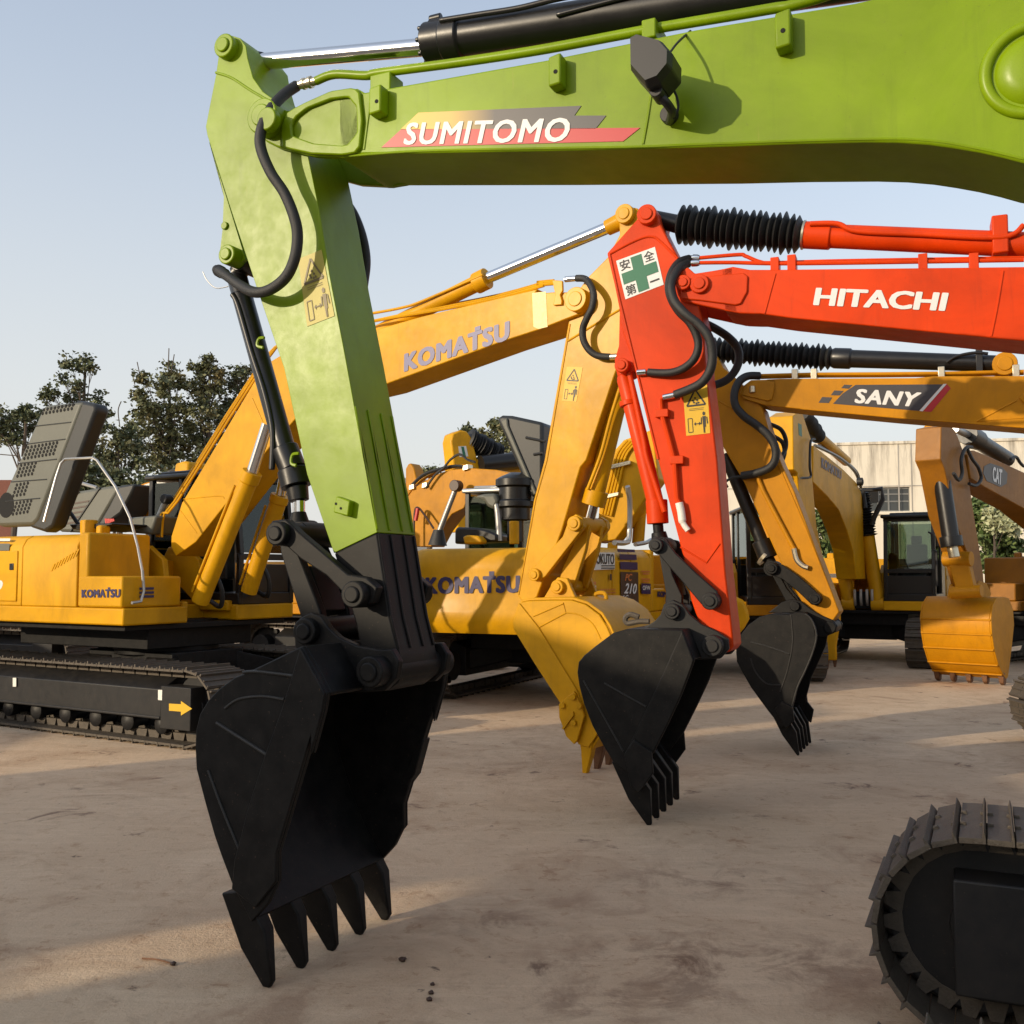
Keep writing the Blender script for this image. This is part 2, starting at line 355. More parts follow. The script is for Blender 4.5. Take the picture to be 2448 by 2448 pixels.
# ------------------------------------------------------------------ crawler excavator body
def local(S, h):
    hx, hy = h; L = math.hypot(hx, hy); f = Vector((hx/L, hy/L, 0)); l = Vector((-f.y, f.x, 0)); S = Vector((S[0], S[1], 0))
    return lambda x, y, z: S+f*x+l*y+Vector((0, 0, z))
def track(root, T, y0, half, mat_shoe, detail=1, rollers=True, name='track', width=.6, rr=.46, paintf='darkgrey', sgn=1, pitch=.19):
    """one crawler track centred on local y0"""
    r = rr-.05; a = half-rr; per = 4*a+2*math.pi*r; N = int(per/pitch); step = per/N
    def path(t):
        t %= per
        if t < 2*a: return (-a+t, rr+r, 1, 0)
        t -= 2*a
        if t < math.pi*r:
            th = math.pi/2-t/r; return (a+r*math.cos(th), rr+r*math.sin(th), math.sin(th), -math.cos(th))
        t -= math.pi*r
        if t < 2*a: return (a-t, rr-r, -1, 0)
        t -= 2*a; th = -math.pi/2-t/r; return (-a+r*math.cos(th), rr+r*math.sin(th), math.sin(th), -math.cos(th))
    m = MB(); hw = width/2
    def bar(cx, cz, tx, tz, u0, u1, v0, v1, ya, yb, taper=0.):
        nx, nz = -tz, tx
        P = lambda u, v, y: T(cx+tx*u+nx*v, y0+y, cz+tz*u+nz*v)
        A = [P(u0, v0, ya), P(u1, v0, ya), P(u1-taper, v1, ya), P(u0+taper, v1, ya)]
        B = [P(u0, v0, yb), P(u1, v0, yb), P(u1-taper, v1, yb), P(u0+taper, v1, yb)]
        m.prism(A, B)
    for i in range(N):
        cx, cz, tx, tz = path(i*step)
        bar(cx, cz, tx, tz, -step*.48, step*.48, 0, .022, -hw, hw)
        for g, gh in (((-.075, .050), (0, .034), (.075, .034)) if pitch > .15 else ()):
            bar(cx, cz, tx, tz, g-.011, g+.011, .022, gh, -hw+.01, hw-.01, .004)
        if detail > 1:
            bar(cx, cz, tx, tz, -step*.49, -step*.49+.014, .02, .046, -hw, hw, .005)
            for yy in (-.10, .10):
                for uu in (-.035, .035): bar(cx, cz, tx, tz, uu-.012, uu+.012, .02, .034, yy-.012, yy+.012, .003)
        for yy in (-.09, .09):
            bar(cx, cz, tx, tz, -step*.46, step*.46, -.075, -.001, yy-.022, yy+.022, .02)
    tr = m.build(name, mat_shoe, root, .004 if detail > 1 else 0)
    m = MB(); pr = [(0, .10), (.0, .33), (.25, .36), (.26, .30), (.74, .30), (.75, .36), (1, .33), (1, .10)]
    m.cyl(T(a, y0-.11, rr), T(a, y0+.11, rr), .3, n=24, prof=pr); m.cyl(T(a, y0-.16, rr), T(a, y0+.16, rr), .11, n=16)
    m.build('idler', M[paintf], tr, .006)
    m = MB(); sp = []
    for k in range(44):
        th = 2*math.pi*k/44; rad = .37 if (k//2) % 2 else .32; sp.append((rad*math.cos(th), rad*math.sin(th)))
    m.prism([T(-a+x, y0-.04, rr+z) for x, z in sp], [T(-a+x, y0+.04, rr+z) for x, z in sp])
    m.cyl(T(-a, y0-.22, rr), T(-a, y0+.22, rr), .21, n=20); m.build('sprocket', M[paintf], tr, .005)
    e = sgn*.29; zt = rr*1.42
    sec = [(e, .28), (e, zt), (sgn*.05, rr*1.72), (-sgn*.2, rr*1.5), (-sgn*.2, .28)]
    m = MB(); m.prism([T(-a+.42, y0+y, z) for y, z in sec], [T(a-.36, y0+y, z) for y, z in sec])
    m.box(T, -a+.42, a-.36, y0+min(e, e+sgn*.018), y0+max(e, e+sgn*.018), .28, .31)
    lo, hi = sorted((e+sgn*.012, -sgn*.29)); m.box(T, a-.355, a+.09, y0+lo, y0+hi, .19, zt+.04)
    m.build('track_frame', M[paintf], tr, .014)
    if rollers:
        nr = 7
        for k in range(nr):
            x = -a+.5+(2*a-1.0)*k/(nr-1)
            m = MB(); m.cyl(T(x, y0-.20, .20), T(x, y0+.20, .20), .1, n=14, prof=[(0, .05), (.08, .10), (.3, .10), (.32, .07), (.68, .07), (.7, .10), (.92, .10), (1, .05)])
            m.build('track_roller', M['darkgrey'], tr, 0)
    return tr
def undercarriage(root, S, h, half=2.1, gauge=2.38, width=.6, detail=1, rollers=True, rr=.46, pitch=.19, ztop=1.06):
    T = local(S, h)
    m = MB(); m.box(T, -.75, .75, -.55, .55, .45, .85)
    for sx in (-1, 1):
        for sy in (-1, 1):
            A = [T(sx*.25, sy*.45, z) for z in (.50, .82)]+[T(sx*.75, sy*.45, z) for z in (.82, .50)]
            B = [T(sx*.70, sy*(gauge/2-.1), z) for z in (.34, .62)]+[T(sx*1.15, sy*(gauge/2-.1), z) for z in (.62, .34)]
            m.prism(A, B)
    m.cyl(T(0, 0, .80), T(0, 0, ztop), .62, n=32); m.build('lower_frame', M['black'], root, .012)
    for sy in (1, -1): track(root, T, sy*gauge/2, half, M['steel'], detail, rollers, width=width, rr=rr, sgn=sy, pitch=pitch)
def upper(root, S, h, mat, zb=1.05, R=2.75, hw=1.35, rear=None, hoodopen=False, cabz=2.95, roof='blackgloss', cabin=True, zh=2.2):
    T = local(S, h); zd = zb+.19
    m = MB(); pf = [(-1.6, -hw), (1.22, -hw), (1.22, -.46), (.55, -.46), (.55, .36), (1.15, .36), (1.15, hw), (-1.6, hw)]
    m.prism([T(x, y, zb) for x, y in pf], [T(x, y, zd) for x, y in pf])
    for y in (-.40, .30): m.box(T, .2, 1.05, y, y+.09, zd-.08, zd+.05)
    m.build('deck', mat, root, .02)
    m = MB(); m.box(T, -1.55, 1.1, -hw+.12, hw-.12, zb-.07, zb-.004); m.box(T, -1.45, .95, -.80, .80, zb-.30, zb-.07); m.build('dark_belly_fill', M['black'], root, .01)  # black boxes added to darken the gap under the deck
    # rounded counterweight
    pl = [(-1.604, -hw)]
    for k in range(0, 7):
        th = k/6*math.pi/2; pl.append((-R+.55-.55*math.sin(th), -hw+.5-.5*math.cos(th)))
    pl += [(x, -y) for x, y in pl[::-1]]
    m = MB()
    def ring(sc, z): return [T(-1.604+(x+1.604)*sc, y*(1-(1-sc)*.35), z) for x, y in pl]
    rings = [ring(.93, zb-.02), ring(1.0, zb+.10), ring(1.0, zb+.28), ring(.985, zb+.32), ring(1.0, zh-.32), ring(.98, zh-.14), ring(.92, zh-.05), ring(.80, zh-.02)]
    n = len(pl); b0 = len(m.v)
    for rg in rings: m.v += rg
    for k in range(len(rings)-1):
        for i in range(n): j = (i+1) % n; m.f.append((b0+k*n+i, b0+k*n+j, b0+(k+1)*n+j, b0+(k+1)*n+i))
    m.f.append(tuple(b0+i for i in range(n))); m.f.append(tuple(b0+(len(rings)-1)*n+i for i in range(n)))
    m.build('counterweight', mat, root, 0, 50)
    # engine house
    m = MB(); hc = [(-hw+.004, zd), (-hw+.004, zh-.14), (-hw+.05, zh-.05), (-hw+.14, zh), (hw-.14, zh), (hw-.05, zh-.05), (hw-.004, zh-.14), (hw-.004, zd)]
    m.prism([T(-1.6, y, z) for y, z in hc], [T(-.62, y, z) for y, z in hc]); m.build('engine_housing', mat, root, .012)
    for sy in (-1, 1):
        for x0, x1 in ((-1.5, -.70),):
            m = MB(); m.box(T, x0, x1, sy*hw-.012, sy*hw+.012, zd+.05, zh-.18)
            d = m.build('side_door', mat, root, .01)
            m = MB(); m.box(T, x1-.14, x1-.06, sy*hw-.02, sy*hw+.022, zd+.42, zd+.50); m.build('handle', M['blackgloss'], d, .006)
    # pump-side house, tank, tool box on the right side
    m = MB(); hc2 = [(-hw, zd), (-hw, zh-.14), (-hw+.05, zh-.05), (-hw+.14, zh), (-.5, zh), (-.5, zd)]
    m.prism([T(-.61, y, z) for y, z in hc2], [T(.41, y, z) for y, z in hc2])
    m.build('side_housing', mat, root, .014)
    m = MB(); m.box(T, .425, .60, -hw, -.50, zd, zh+.01); m.box(T, .10, .20, -.9, -.75, zh-.05, zh+.12); m.build('fuel_tank', mat, root, .03)
    m = MB(); m.box(T, .44, 1.20, -hw-.008, -.55, zd+.003, zd+.35); m.build('tool_box', mat, root, .025)
    m = MB(); m.box(T, -.61, .15, -.49, .34, zd, zd+.55)
    for y in (-.34, .22): m.prism([T(x, y, z) for x, z in ((-.1, zd+.5), (.55, zd+.02), (.72, zd+.02), (.62, zd+.55), (.35, zd+.72), (.05, zd+.72))], [T(x, y+.08, z) for x, z in ((-.1, zd+.5), (.55, zd+.02), (.72, zd+.02), (.62, zd+.55), (.35, zd+.72), (.05, zd+.72))])
    m.build('boom_bracket', mat, root, .012)
    if not cabin: return T
    y0, y1 = .38, hw; cz = cabz; x0, x1 = -.55, 1.12
    m = MB()
    side = [(x0, zd), (x1, zd), (x1+.02, zd+.62), (x1-.10, cz-.10), (x0, cz-.10)]
    def post(xa, za, xb, zb_, y, r=.035): m.box(lambda u, v, w_: T(xa+(xb-xa)*w_+u, y+v, za+(zb_-za)*w_), -r, r, -r, r, 0, 1)
    for y in (y0+.04, y1-.04):
        post(x0+.04, zd, x0+.04, cz-.1, y); post(x1, zd, x1+.01, zd+.62, y); post(x1+.01, zd+.62, x1-.10, cz-.1, y); post(x0+.62, zd, x0+.60, cz-.1, y, .03)
    m.box(T, x0, x1+.03, y0, y1, zd, zd+.14)
    m.box(T, x0, x0+.60, y0, y0+.03, zd+.14, zd+.62); m.box(T, x0, x0+.60, y1-.03, y1, zd+.14, zd+.80)
    m.box(T, x0, x0+.03, y0, y1, zd+.14, zd+.70)
    m.box(T, x1-.035, x1+.012, y0+.03, y1-.03, zd+.14, zd+.50); m.box(T, x1-.02, x1+.03, y0, y1, zd+.55, zd+.63); m.box(T, x1-.12, x1-.06, y0, y1, cz-.16, cz-.08)
    cab = m.build('cab', M['blackgloss'], root, .008)
    m = MB(); m.box(T, x0-.06, x1+.10, y0-.03, y1+.03, cz-.10, cz-.03); m.box(T, x0+.1, x1-.2, y0+.1, y1-.1, cz-.03, cz+.02)
    m.build('roof', M[roof], cab, .03)
    m = MB(); m.prism([T(x1+.005, y, zd+.64) for y in (y0+.07, y1-.07)]+[T(x1-.105, y, cz-.13) for y in (y1-.07, y0+.07)], [T(x1+.0, y, zd+.64) for y in (y0+.07, y1-.07)]+[T(x1-.11, y, cz-.13) for y in (y1-.07, y0+.07)])
    m.build('windscreen', M['glass'], cab, 0)
    for y in (y0+.03, y1-.035):
        m = MB(); m.box(T, x0+.08, x1-.12, y, y+.005, zd+.80, cz-.14); m.build('window', M['glass'], cab, 0)
    m = MB(); m.box(T, x0+.015, x0+.02, y0+.08, y1-.08, zd+.72, cz-.15); m.build('window', M['glass'], cab, 0)
    m = MB(); m.box(T, x0+.25, x0+.75, y0+.25, y1-.28, zd+.40, zd+.55); m.box(T, x0+.22, x0+.36, y0+.27, y1-.30, zd+.5, zd+1.15); m.box(T, x0+.24, x0+.34, y0+.36, y1-.4, zd+1.15, zd+1.33)
    m.box(T, x1-.45, x1-.25, y0+.06, y0+.22, zd+.3, zd+.95)
    m.build('seat', M['ink'], cab, .03)
    return T
GRP = 'excavators parked in the yard'
def bellows(p0, p1, r0, r1, n):
    prof = []
    for k in range(n):
        j = .10*math.sin(k*2.3+n); prof += [((k+j*.6 if k else 0)/n, r0*(1+.05*math.sin(k*3.1))), ((k+.5+j)/n, r1*(1+.06*math.sin(k*1.7)+.03*math.sin(k*4.1)))]
    prof.append((1, r0)); m = MB(); m.cyl(p0, p1, r0, n=24, prof=prof); return m
def tooth(F, sz, off, hw0, hw1):        # wedge: wide at the first points, narrow at the lowest
    zmax = max(q[1] for q in sz); zmin = min(q[1] for q in sz); m = MB()
    wd = lambda q: hw1+(hw0-hw1)*(q[1]-zmin)/(zmax-zmin)
    return m.prism([F.pt(q, off-wd(q)) for q in sz], [F.pt(q, off+wd(q)) for q in sz])
def hosep(F, pts): return [F.w(p, o) for p, o in pts]
def ring_hits(F, K, pts, off): return F.hits(K(*pts), off)
def warning(parent, F, off, quad, pale=False):
    """yellow panel with danger triangle above, standing man with a double arrow below"""
    q = [Vector(F.hit(p, off)) for p in quad]
    def P(x, y): t = q[0].lerp(q[1], x); b = q[3].lerp(q[2], x); return b.lerp(t, y)
    m = MB(); m.plate(F, [P(0, 0), P(1, 0), P(1, 1), P(0, 1)], off-.003, off-.001)
    d = m.build('warning_label', M['warnpale' if pale else 'warn'], parent, 0, 0)
    m = MB(); o = off-.006
    def poly(*pts): m.add([F.pt(P(*a), o) for a in pts], [tuple(range(len(pts)))])
    def ln(a, b, w_=.03):
        ax, ay = a; bx, by = b; L = math.hypot(bx-ax, (by-ay)*1.7) or 1; nx = -(by-ay)*1.7/L*w_; ny = (bx-ax)/L*w_/1.7
        poly((ax+nx, ay+ny), (bx+nx, by+ny), (bx-nx, by-ny), (ax-nx, ay-ny))
    A, B, C = (.5, .93), (.88, .60), (.12, .60); ln(A, B); ln(B, C); ln(C, A)
    for x, y in ((.42, .66), (.55, .70), (.48, .75), (.60, .65), (.38, .70), (.52, .64)): poly((x-.05, y), (x, y-.025), (x+.05, y), (x, y+.025))
    poly((.72, .36), (.86, .36), (.84, .14), (.805, .14), (.80, .02), (.78, .02), (.78, .14), (.76, .02), (.74, .02))
    poly((.75, .38), (.83, .38), (.85, .43), (.79, .46), (.73, .43))
    ln((.68, .34), (.66, .20), .02); ln((.90, .34), (.92, .20), .02)
    ln((.40, .22), (.60, .22), .015); poly((.36, .22), (.43, .26), (.43, .18)); poly((.64, .22), (.57, .26), (.57, .18))
    ln((.12, .06), (.12, .34), .012); ln((.30, .06), (.30, .34), .012); ln((.12, .34), (.30, .34), .012); ln((.12, .06), (.30, .06), .012)
    for y in (.535, .505): ln((.2, y), (.8, y), .006)
    m.build('pictogram', M['ink' if not pale else 'fadedink'], d, 0, 0)
def safety_sign(parent, F, off, quad):
    q = [Vector(F.hit(p, off)) for p in quad]
    inv = lambda x, y: q[3].lerp(q[2], x).lerp(q[0].lerp(q[1], x), y)
    m = MB(); m.plate(F, [inv(0, 0), inv(1, 0), inv(1, 1), inv(0, 1)], off-.003, off-.001); d = m.build('safety_sign', M['white'], parent, 0, 0)
    c = [(.36, .04), (.64, .04), (.64, .36), (.95, .36), (.95, .64), (.64, .64), (.64, .95), (.36, .95), (.36, .64), (.05, .64), (.05, .36), (.36, .36)]
    m = MB(); m.add([F.pt(inv(*a), off-.006) for a in c], [tuple(range(12))]); m.build('green_cross', M['signgreen'], d, 0, 0)
    def sub(ch, x0, y0, x1, y1, b=.012):
        cu = bpy.data.curves.new('text', 'FONT'); cu.body = ch; cu.offset = b; cu.resolution_u = 2
        o = bpy.data.objects.new('text', cu); COL.objects.link(o); me = bpy.data.meshes.new_from_object(o); bpy.data.objects.remove(o)
        co = np.array([v.co[:2] for v in me.vertices]); lo = co.min(0); hi = co.max(0); hi = np.maximum(hi, lo+.01)
        k = MB(); k.add([F.pt(inv(x0+(x1-x0)*(p[0]-lo[0])/(hi[0]-lo[0]), y0+(y1-y0)*(p[1]-lo[1])/(hi[1]-lo[1])), off-.006) for p in co], [tuple(p.vertices) for p in me.polygons])
        k.build('sign_character', M['ink'], d, 0, 0)
    sub('安', .06, .70, .32, .96); sub('全', .68, .70, .94, .96); sub('第', .06, .05, .32, .31); sub('一', .69, .16, .93, .20, .02)

# ------------------------------------------------------------------ ground and large structure
m = MB()
NX = 40
m.add([(-400, -300, 0), (400, -300, 0), (400, 900, 0), (-400, 900, 0)], [(0, 1, 2, 3)])
g = m.build('ground', M['ground'], None, 0, 0); g['kind'] = 'structure'

def facade():
    A = Vector((6.9, 33.6, 0)); B = Vector((26, 29.4, 0)); d = (B-A).normalized(); n = Vector((-d.y, d.x, 0)); L = (B-A).length
    T = lambda x, y, z: A+d*x+n*y+Vector((0, 0, z))
    root = thing('warehouse', 'weathered cream concrete warehouse with streaked parapet behind the machines at right', 'building', A)
    def sx(u, v=1200):
        q = ray(u, v); nn = n; t = A.dot(nn)/q.dot(nn); P = Vector((q.x*t, q.y*t, CH+q.z*t)); return (P-A).dot(d), P.z
    wx0, wz1 = sx(2050, 1166); wx1, wz0 = sx(2176, 1222)
    sx2, _ = sx(2040)
    H = 5.92
    m = MB()
    m.box(T, 0, wx0, 0, .3, 0, H); m.box(T, wx1, L, 0, .3, 0, H); m.box(T, wx0, wx1, 0, .3, wz1, H); m.box(T, wx0, wx1, 0, .3, 0, wz0)
    m.build('wall', M['facade'], root, 0, 0)
    m = MB(); m.box(T, 0, L, .3, 14, 5.2, 5.4); m.box(T, 0, .3, .3, 14, 0, 5.2); m.box(T, L-.3, L, .3, 14, 0, 5.2); m.box(T, .3, L-.3, 13.7, 14, 0, 5.2)
    m.build('roof', M['offwall'], root, 0, 0)
    m = MB(); m.box(T, -.05, L+.05, -.05, .35, H+.002, H+.09); m.build('parapet_cap', M['facade'], root, .01)
    m = MB()
    for x in (2.4, 5.5, wx1+.05, 12.6, 15.5): m.box(T, x, x+.03, -.012, .0, .3, H-.01)
    for z in (wz1+.02, wz0-.06): m.box(T, .2, L-.2, -.014, .0, z, z+.03)
    m.build('panel_joint', M['offwall'], root, 0)
    m = MB(); n_ = 5
    for i in range(n_+1): x = wx0+(wx1-wx0)*i/n_; m.box(T, x-.025, x+.025, .08, .16, wz0, wz1)
    for z in (wz0+.02, wz0+.42*(wz1-wz0), wz0+.72*(wz1-wz0), wz1-.04): m.box(T, wx0, wx1, .085, .155, z-.02, z+.02)
    wf = m.build('window', M['winframe'], root, 0)
    m = MB(); m.box(T, wx0, wx1, .11, .13, wz0, wz1); m.build('pane', M['windark'], wf, 0)
    m = MB(); m.box(T, wx0, wx0+(wx1-wx0)*.40, .06, .10, wz0+.3, wz1-.05); m.build('open_sash', M['hole'], wf, 0)
    m = MB(); m.box(T, wx0-.08, wx1+.08, -.09, .0, wz0-.10, wz0-.005); m.build('sill', M['facade'], wf, .01)
facade()

def offwall():
    """unseen wall added left of the camera to keep the low sun off the ground"""
    root = thing('shade_wall', 'long plain grey concrete wall out of view at left, added to shade the yard', 'building', (-14, -6, 0))  # added outside the view to cast shade over the yard
    T = lambda x, y, z: Vector((x, y, z))
    ya, yb = -3.22, -2.48; za, zb = 3.60, 4.24           # gap cut to drop a streak of sun on the ground
    X0, X1 = -14.3, -14.0
    m = MB()
    m.box(T, X0, X1, -16, ya, 0, 5.6); m.box(T, X0, X1, yb, 1.15, 0, 5.6); m.box(T, X0, X1, ya, yb, 0, za); m.box(T, X0, X1, ya, yb, zb, 5.6)
    m.box(T, X0, X1, 1.15, 1.75, 0, 4.75); m.box(T, X0, X1, 1.75, 3.0, 0, 5.5); m.box(T, X0, X1, 3.0, 20, 0, 2.7)  # stepped top shaped to let sun stripes through
    m.build('wall', M['offwall'], root, 0, 0)
offwall()

# brick wall far at the left edge and small pale building seen past the green arm
m = MB(); T = lambda x, y, z: Vector((x, y, z))
bw = thing('brick_wall', 'low red brown brick wall below the trees at far left', 'wall', (-24, 44, 0))
m.box(T, -46, -21.5, 44, 44.3, 0, 5.85); m.build('wall', M['brick'], bw, 0, 0)
sb = thing('distant_shed', 'small pale distant shed roof seen between the green arm and the yellow boom arc', 'building', (-5, 50, 0))
m = MB(); m.box(T, -8.4, -4.7, 50, 58, 0, 6.2); m.build('wall', M['facade'], sb, 0, 0)
m = MB(); m.prism([T(-8.7, 49.7, 6.2), T(-4.5, 49.7, 6.2), T(-4.5, 49.7, 6.35), T(-6.6, 49.7, 6.75), T(-8.7, 49.7, 6.35)], [T(-8.7, 58, 6.2), T(-4.5, 58, 6.2), T(-4.5, 58, 6.35), T(-6.6, 58, 6.75), T(-8.7, 58, 6.35)]); m.build('roof', M['facade'], sb, 0)

# ------------------------------------------------------------------ buckets
def bucket(root, F, hw, back, front, mat, th=.03, bar=None, name='bucket'):
    """back: side-plate outline from the top hinge over the curved back down to the lip; front: from the lip back up to the hinge (plane coords)"""
    m = MB()
    m.shell(F, back, -hw+.028, hw-.028, .028)
    side = back+front
    for s in (-1, 1):
        o = s*hw; m.plate(F, side, min(o, o-s*.028), max(o, o-s*.028))
    if bar:
        for s in (-1, 1):
            o = s*hw; m.plate(F, bar, min(o, o+s*.018), max(o, o+s*.018))
    lipa, lipb = Vector(back[-1]), Vector(front[0])
    return m.build(name, mat, root, .008)
def steps(n, hw): return [-hw+2*hw*k/(n-1) for k in range(n)]

# ================================================================== the lime green excavator
def green_machine():
    F = Plane((-.83, 4.9), (.42, .907)); G = M['green']; B = M['black']
    S = (3.89, 2.72)
    root = thing('excavator', 'lime green excavator in the foreground, black work light on its boom, big black bucket', 'excavator', (S[0], S[1], 0), GRP)
    aw, bw = .17, .215; A = -aw
    up = K1((285, 215), (265, 270), (250, 380), (222, 520), (197, 650), (205, 695))
    left = K4((418, 0), (590, 520), (770, 1050), (922, 1750))
    cutl = K5((1098, 475)); cutr = K5((1384, 338))
    right = K4((1270, 1500), (1170, 950), (1070, 430), (1000, 0)) + K1((720, 790), (650, 640), (560, 520), (490, 470), (440, 400), (412, 300), (402, 235), (372, 195), (330, 182))
    m = MB(); m.pplate(F, up+left+cutl+cutr+right, A, A, aw)
    # weld lines, inner corner ribs of the lower half
    m.tube([F.w(p, A-.002) for p in K1((248, 372), (330, 400), (430, 465), (545, 530))], .007)
    arm = m.build('arm', G, root, .010)
    m = MB(); lowL = K5((1098, 475), (1150, 640), (1240, 940), (1275, 1120), (1270, 1220), (1300, 1320), (1370, 1385), (1450, 1385), (1520, 1330), (1545, 1240), (1525, 1130), (1470, 900), (1384, 338))
    m.pplate(F, lowL, A, A, aw); low = m.build('arm_tip', M['black'], root, .010)
    m = MB()
    e = F.hits(K4((1235, 1300), (1290, 1640))+K5((1334, 40), (1380, 320)), A)
    for o in (-.165, -.06, .055, .15):
        m.plate(F, e+[(q[0]+.008, q[1]) for q in e[::-1]], o-.008, o+.008)
    m.build('wear_rib', G, root, .005)
    m = MB(); e = F.hits(K5((1386, 345), (1470, 900), (1520, 1110)), A)
    for o in (-.165, -.06, .055, .15):
        m.plate(F, e+[(q[0]+.008, q[1]) for q in e[::-1]], o-.008, o+.008)
    m.build('wear_rib', M['black'], root, .005)
    # cylinder bracket on the back of the arm
    m = MB(); br = K1((215, 730), (262, 880), (290, 1010), (283, 1180), (270, 1290), (300, 1350), (360, 1360), (400, 1330), (330, 1100))
    for o in (-.10, .08): m.pplate(F, br, -.10, o, o+.022)
    b = m.build('cylinder_bracket', G, arm, .006)
    for p, rf, o0, o1, r in (((305, 1305), -.16, -.165, .14, .050), ((318, 252), A, -.215, .2, .060)):
        m = MB(); m.boss(F, K1(p)[0], rf, o0, o1, r); m.build('pin', G, arm, .006)
    m = MB(); m.boss(F, K1((298, 1160))[0], -.1, -.112, -.1, .02, ring=False); m.build('lifting_eye', G, arm, .004)
    # boom
    fork = K1((1000, 475), (972, 452), (850, 470), (720, 530), (640, 572), (590, 560), (520, 555), (468, 600), (462, 670), (505, 725), (560, 752), (750, 800), (915, 806), (1000, 790))
    body_top = K1((880, 466), (972, 452), (1010, 474), (1932, 310)) + K2((615, 118), (1250, 12))
    tail = [(2.985, 3.876), (3.5, 3.80), (4.3, 3.35), (5.1, 2.55), (5.6, 1.95), (5.72, 1.72), (5.6, 1.55), (5.4, 1.55), (4.9, 1.95), (4.2, 2.55), (3.5, 2.98)]
    body_bot = [(2448, 389), (2395, 375), (2340, 363), (2280, 353), (2221, 345), (2150, 340), (2072, 339), (1900, 343), (1716, 350), (1300, 360)] + K1((960, 790), (918, 806), (880, 806))
    m = MB()
    for o in (-bw, bw-.04): m.pplate(F, fork, -bw, o, o+.04)
    m.plate(F, F.hits(body_top, -bw)+tail+F.hits(body_bot, -bw), -bw, bw)
    boom = m.build('boom', G, root, .008)
    m = MB(); o = -bw
    m.tube([F.w(p, o) for p in K1((1050, 478), (1032, 600), (1010, 768))], .006); m.tube([F.w(p, o) for p in K2((432, 385), (418, 480), (400, 580))], .006)
    m.tube([F.w(p, o+.002) for p in K1((935, 800), (1300, 775), (1932, 762))+K2((400, 590), (700, 578), (1300, 560), (1550, 566), (1750, 598), (1932, 640))], .006)
    rp = MB(); rp.ring_plate(F, F.hits(K1((625, 582), (720, 532), (850, 474), (970, 456), (996, 478), (1012, 620), (996, 786), (915, 802), (750, 796), (600, 762), (590, 670)), o), F.hits(K1((665, 612), (730, 562), (850, 516), (938, 504), (980, 556), (985, 690), (928, 756), (760, 742), (655, 705), (648, 655)), o), F.hit(K1((820, 640))[0], o), o-.020, o+.003)
    rp.build('fork_rim', G, boom, .007)
    c = F.hit((2473, 165), o)
    m.tube([F.pt((c[0]+.155*math.cos(t*math.pi/12), c[1]+.155*math.sin(t*math.pi/12)), o) for t in range(25)], .022, n=10)
    m.cyl(F.pt(c, o-.03), F.pt(c, o), .11, .125, prof=[(0, .07), (.4, .11), (1, .125)], n=28)
    m.build('weld_bead', G, boom, 0)
    m = MB(); c = K1((530, 622))[0]; m.boss(F, c, -bw, -.285, .26, .086); m.boss(F, c, -.29, -.325, -.28, .055, ring=False)
    m.build('pin', G, boom, .006)
    for K, p, q, hole in ((K1, (1055, 470), (1115, 590), (1074, 520)), (K2, (30, 245), (80, 352), (47, 288)), (K2, (935, 72), (1000, 200), (962, 123))):
        m = MB()
        x0, z1 = F.hit(K(p)[0], -.25); x1, z0 = F.hit(K(q)[0], -.25); m.plate(F, [(x0, z0), (x1, z0+.004), (x1, z1+.01), (x0, z1)], -.285, -bw+.001)
        blk = m.build('mounting_block', G, boom, .008)
        m = MB(); m.boss(F, K(hole)[0], -.285, -.287, -.28, .009, ring=False); m.build('bolt_hole', M['hole'], blk, 0)
    m = MB()
    x, z = F.hit(K1((1098, 440))[0], -.15); m.plate(F, [(x-.05, z-.06), (x+.06, z-.05), (x+.06, z+.05), (x-.05, z+.05)], -.17, -.05); m.build('pipe_clamp', G, boom, .006); m = MB()
    x, z = F.hit((1557, 78), -.15); m.plate(F, [(x-.03, z-.04), (x+.03, z-.04), (x+.03, z+.04), (x-.03, z+.04)], -.19, -.02)
    m.build('pipe_clamp', G, boom, .006)
    pts = K1((765, 415), (858, 382), (1020, 388), (1090, 374), (1500, 320), (1932, 253))+K2((430, 118), (900, 38), (1100, -6))
    m = MB(); m.tube([F.w(p, -.14) for p in pts]+[F.pt((3.2, 4.05), -.1), F.pt((4.4, 3.5), -.1), F.pt((5.2, 2.7), -.1)], .021, n=10)
    m.tube([F.w((p[0]+10, p[1]-2), .14) for p in pts[2:]], .021, n=10)
    m.build('hydraulic_pipe', G, boom, 0)
    m = MB(); a, b_ = [F.w(p, -.14) for p in K1((765, 415), (655, 442))]; m.cyl(a, b_, .02, prof=[(0, .020), (.2, .020), (.21, .028), (.35, .028), (.36, .022), (.5, .022), (.51, .027), (.62, .027), (.63, .021), (1, .020)])
    m.build('hose_fitting', M['fitting'], boom, 0)
    hp = list(zip(K1((665, 440), (600, 485), (535, 555), (487, 650), (478, 750), (528, 880), (600, 990), (648, 1105), (668, 1205), (655, 1320), (610, 1420), (530, 1485), (450, 1500), (375, 1465), (290, 1405), (255, 1385)),
                  (-.14, -.20, -.27, -.31, -.32, -.31, -.29, -.28, -.27, -.27, -.27, -.27, -.26, -.22, -.18, -.14)))
    m = MB(); m.tube(hosep(F, hp), .026, n=10, sub=8); m.build('hydraulic_hose', M['rubber'], root, 0); m = MB()
    m.tube(hosep(F, list(zip(K1((840, 900), (905, 1020), (960, 1110), (1000, 1220), (1018, 1330), (1010, 1430), (985, 1530), (900, 1580)), (.2, .27, .29, .29, .29, .28, .24, .15)))), .026, n=10, sub=8)
    m.build('hydraulic_hose', M['rubber'], root, 0)
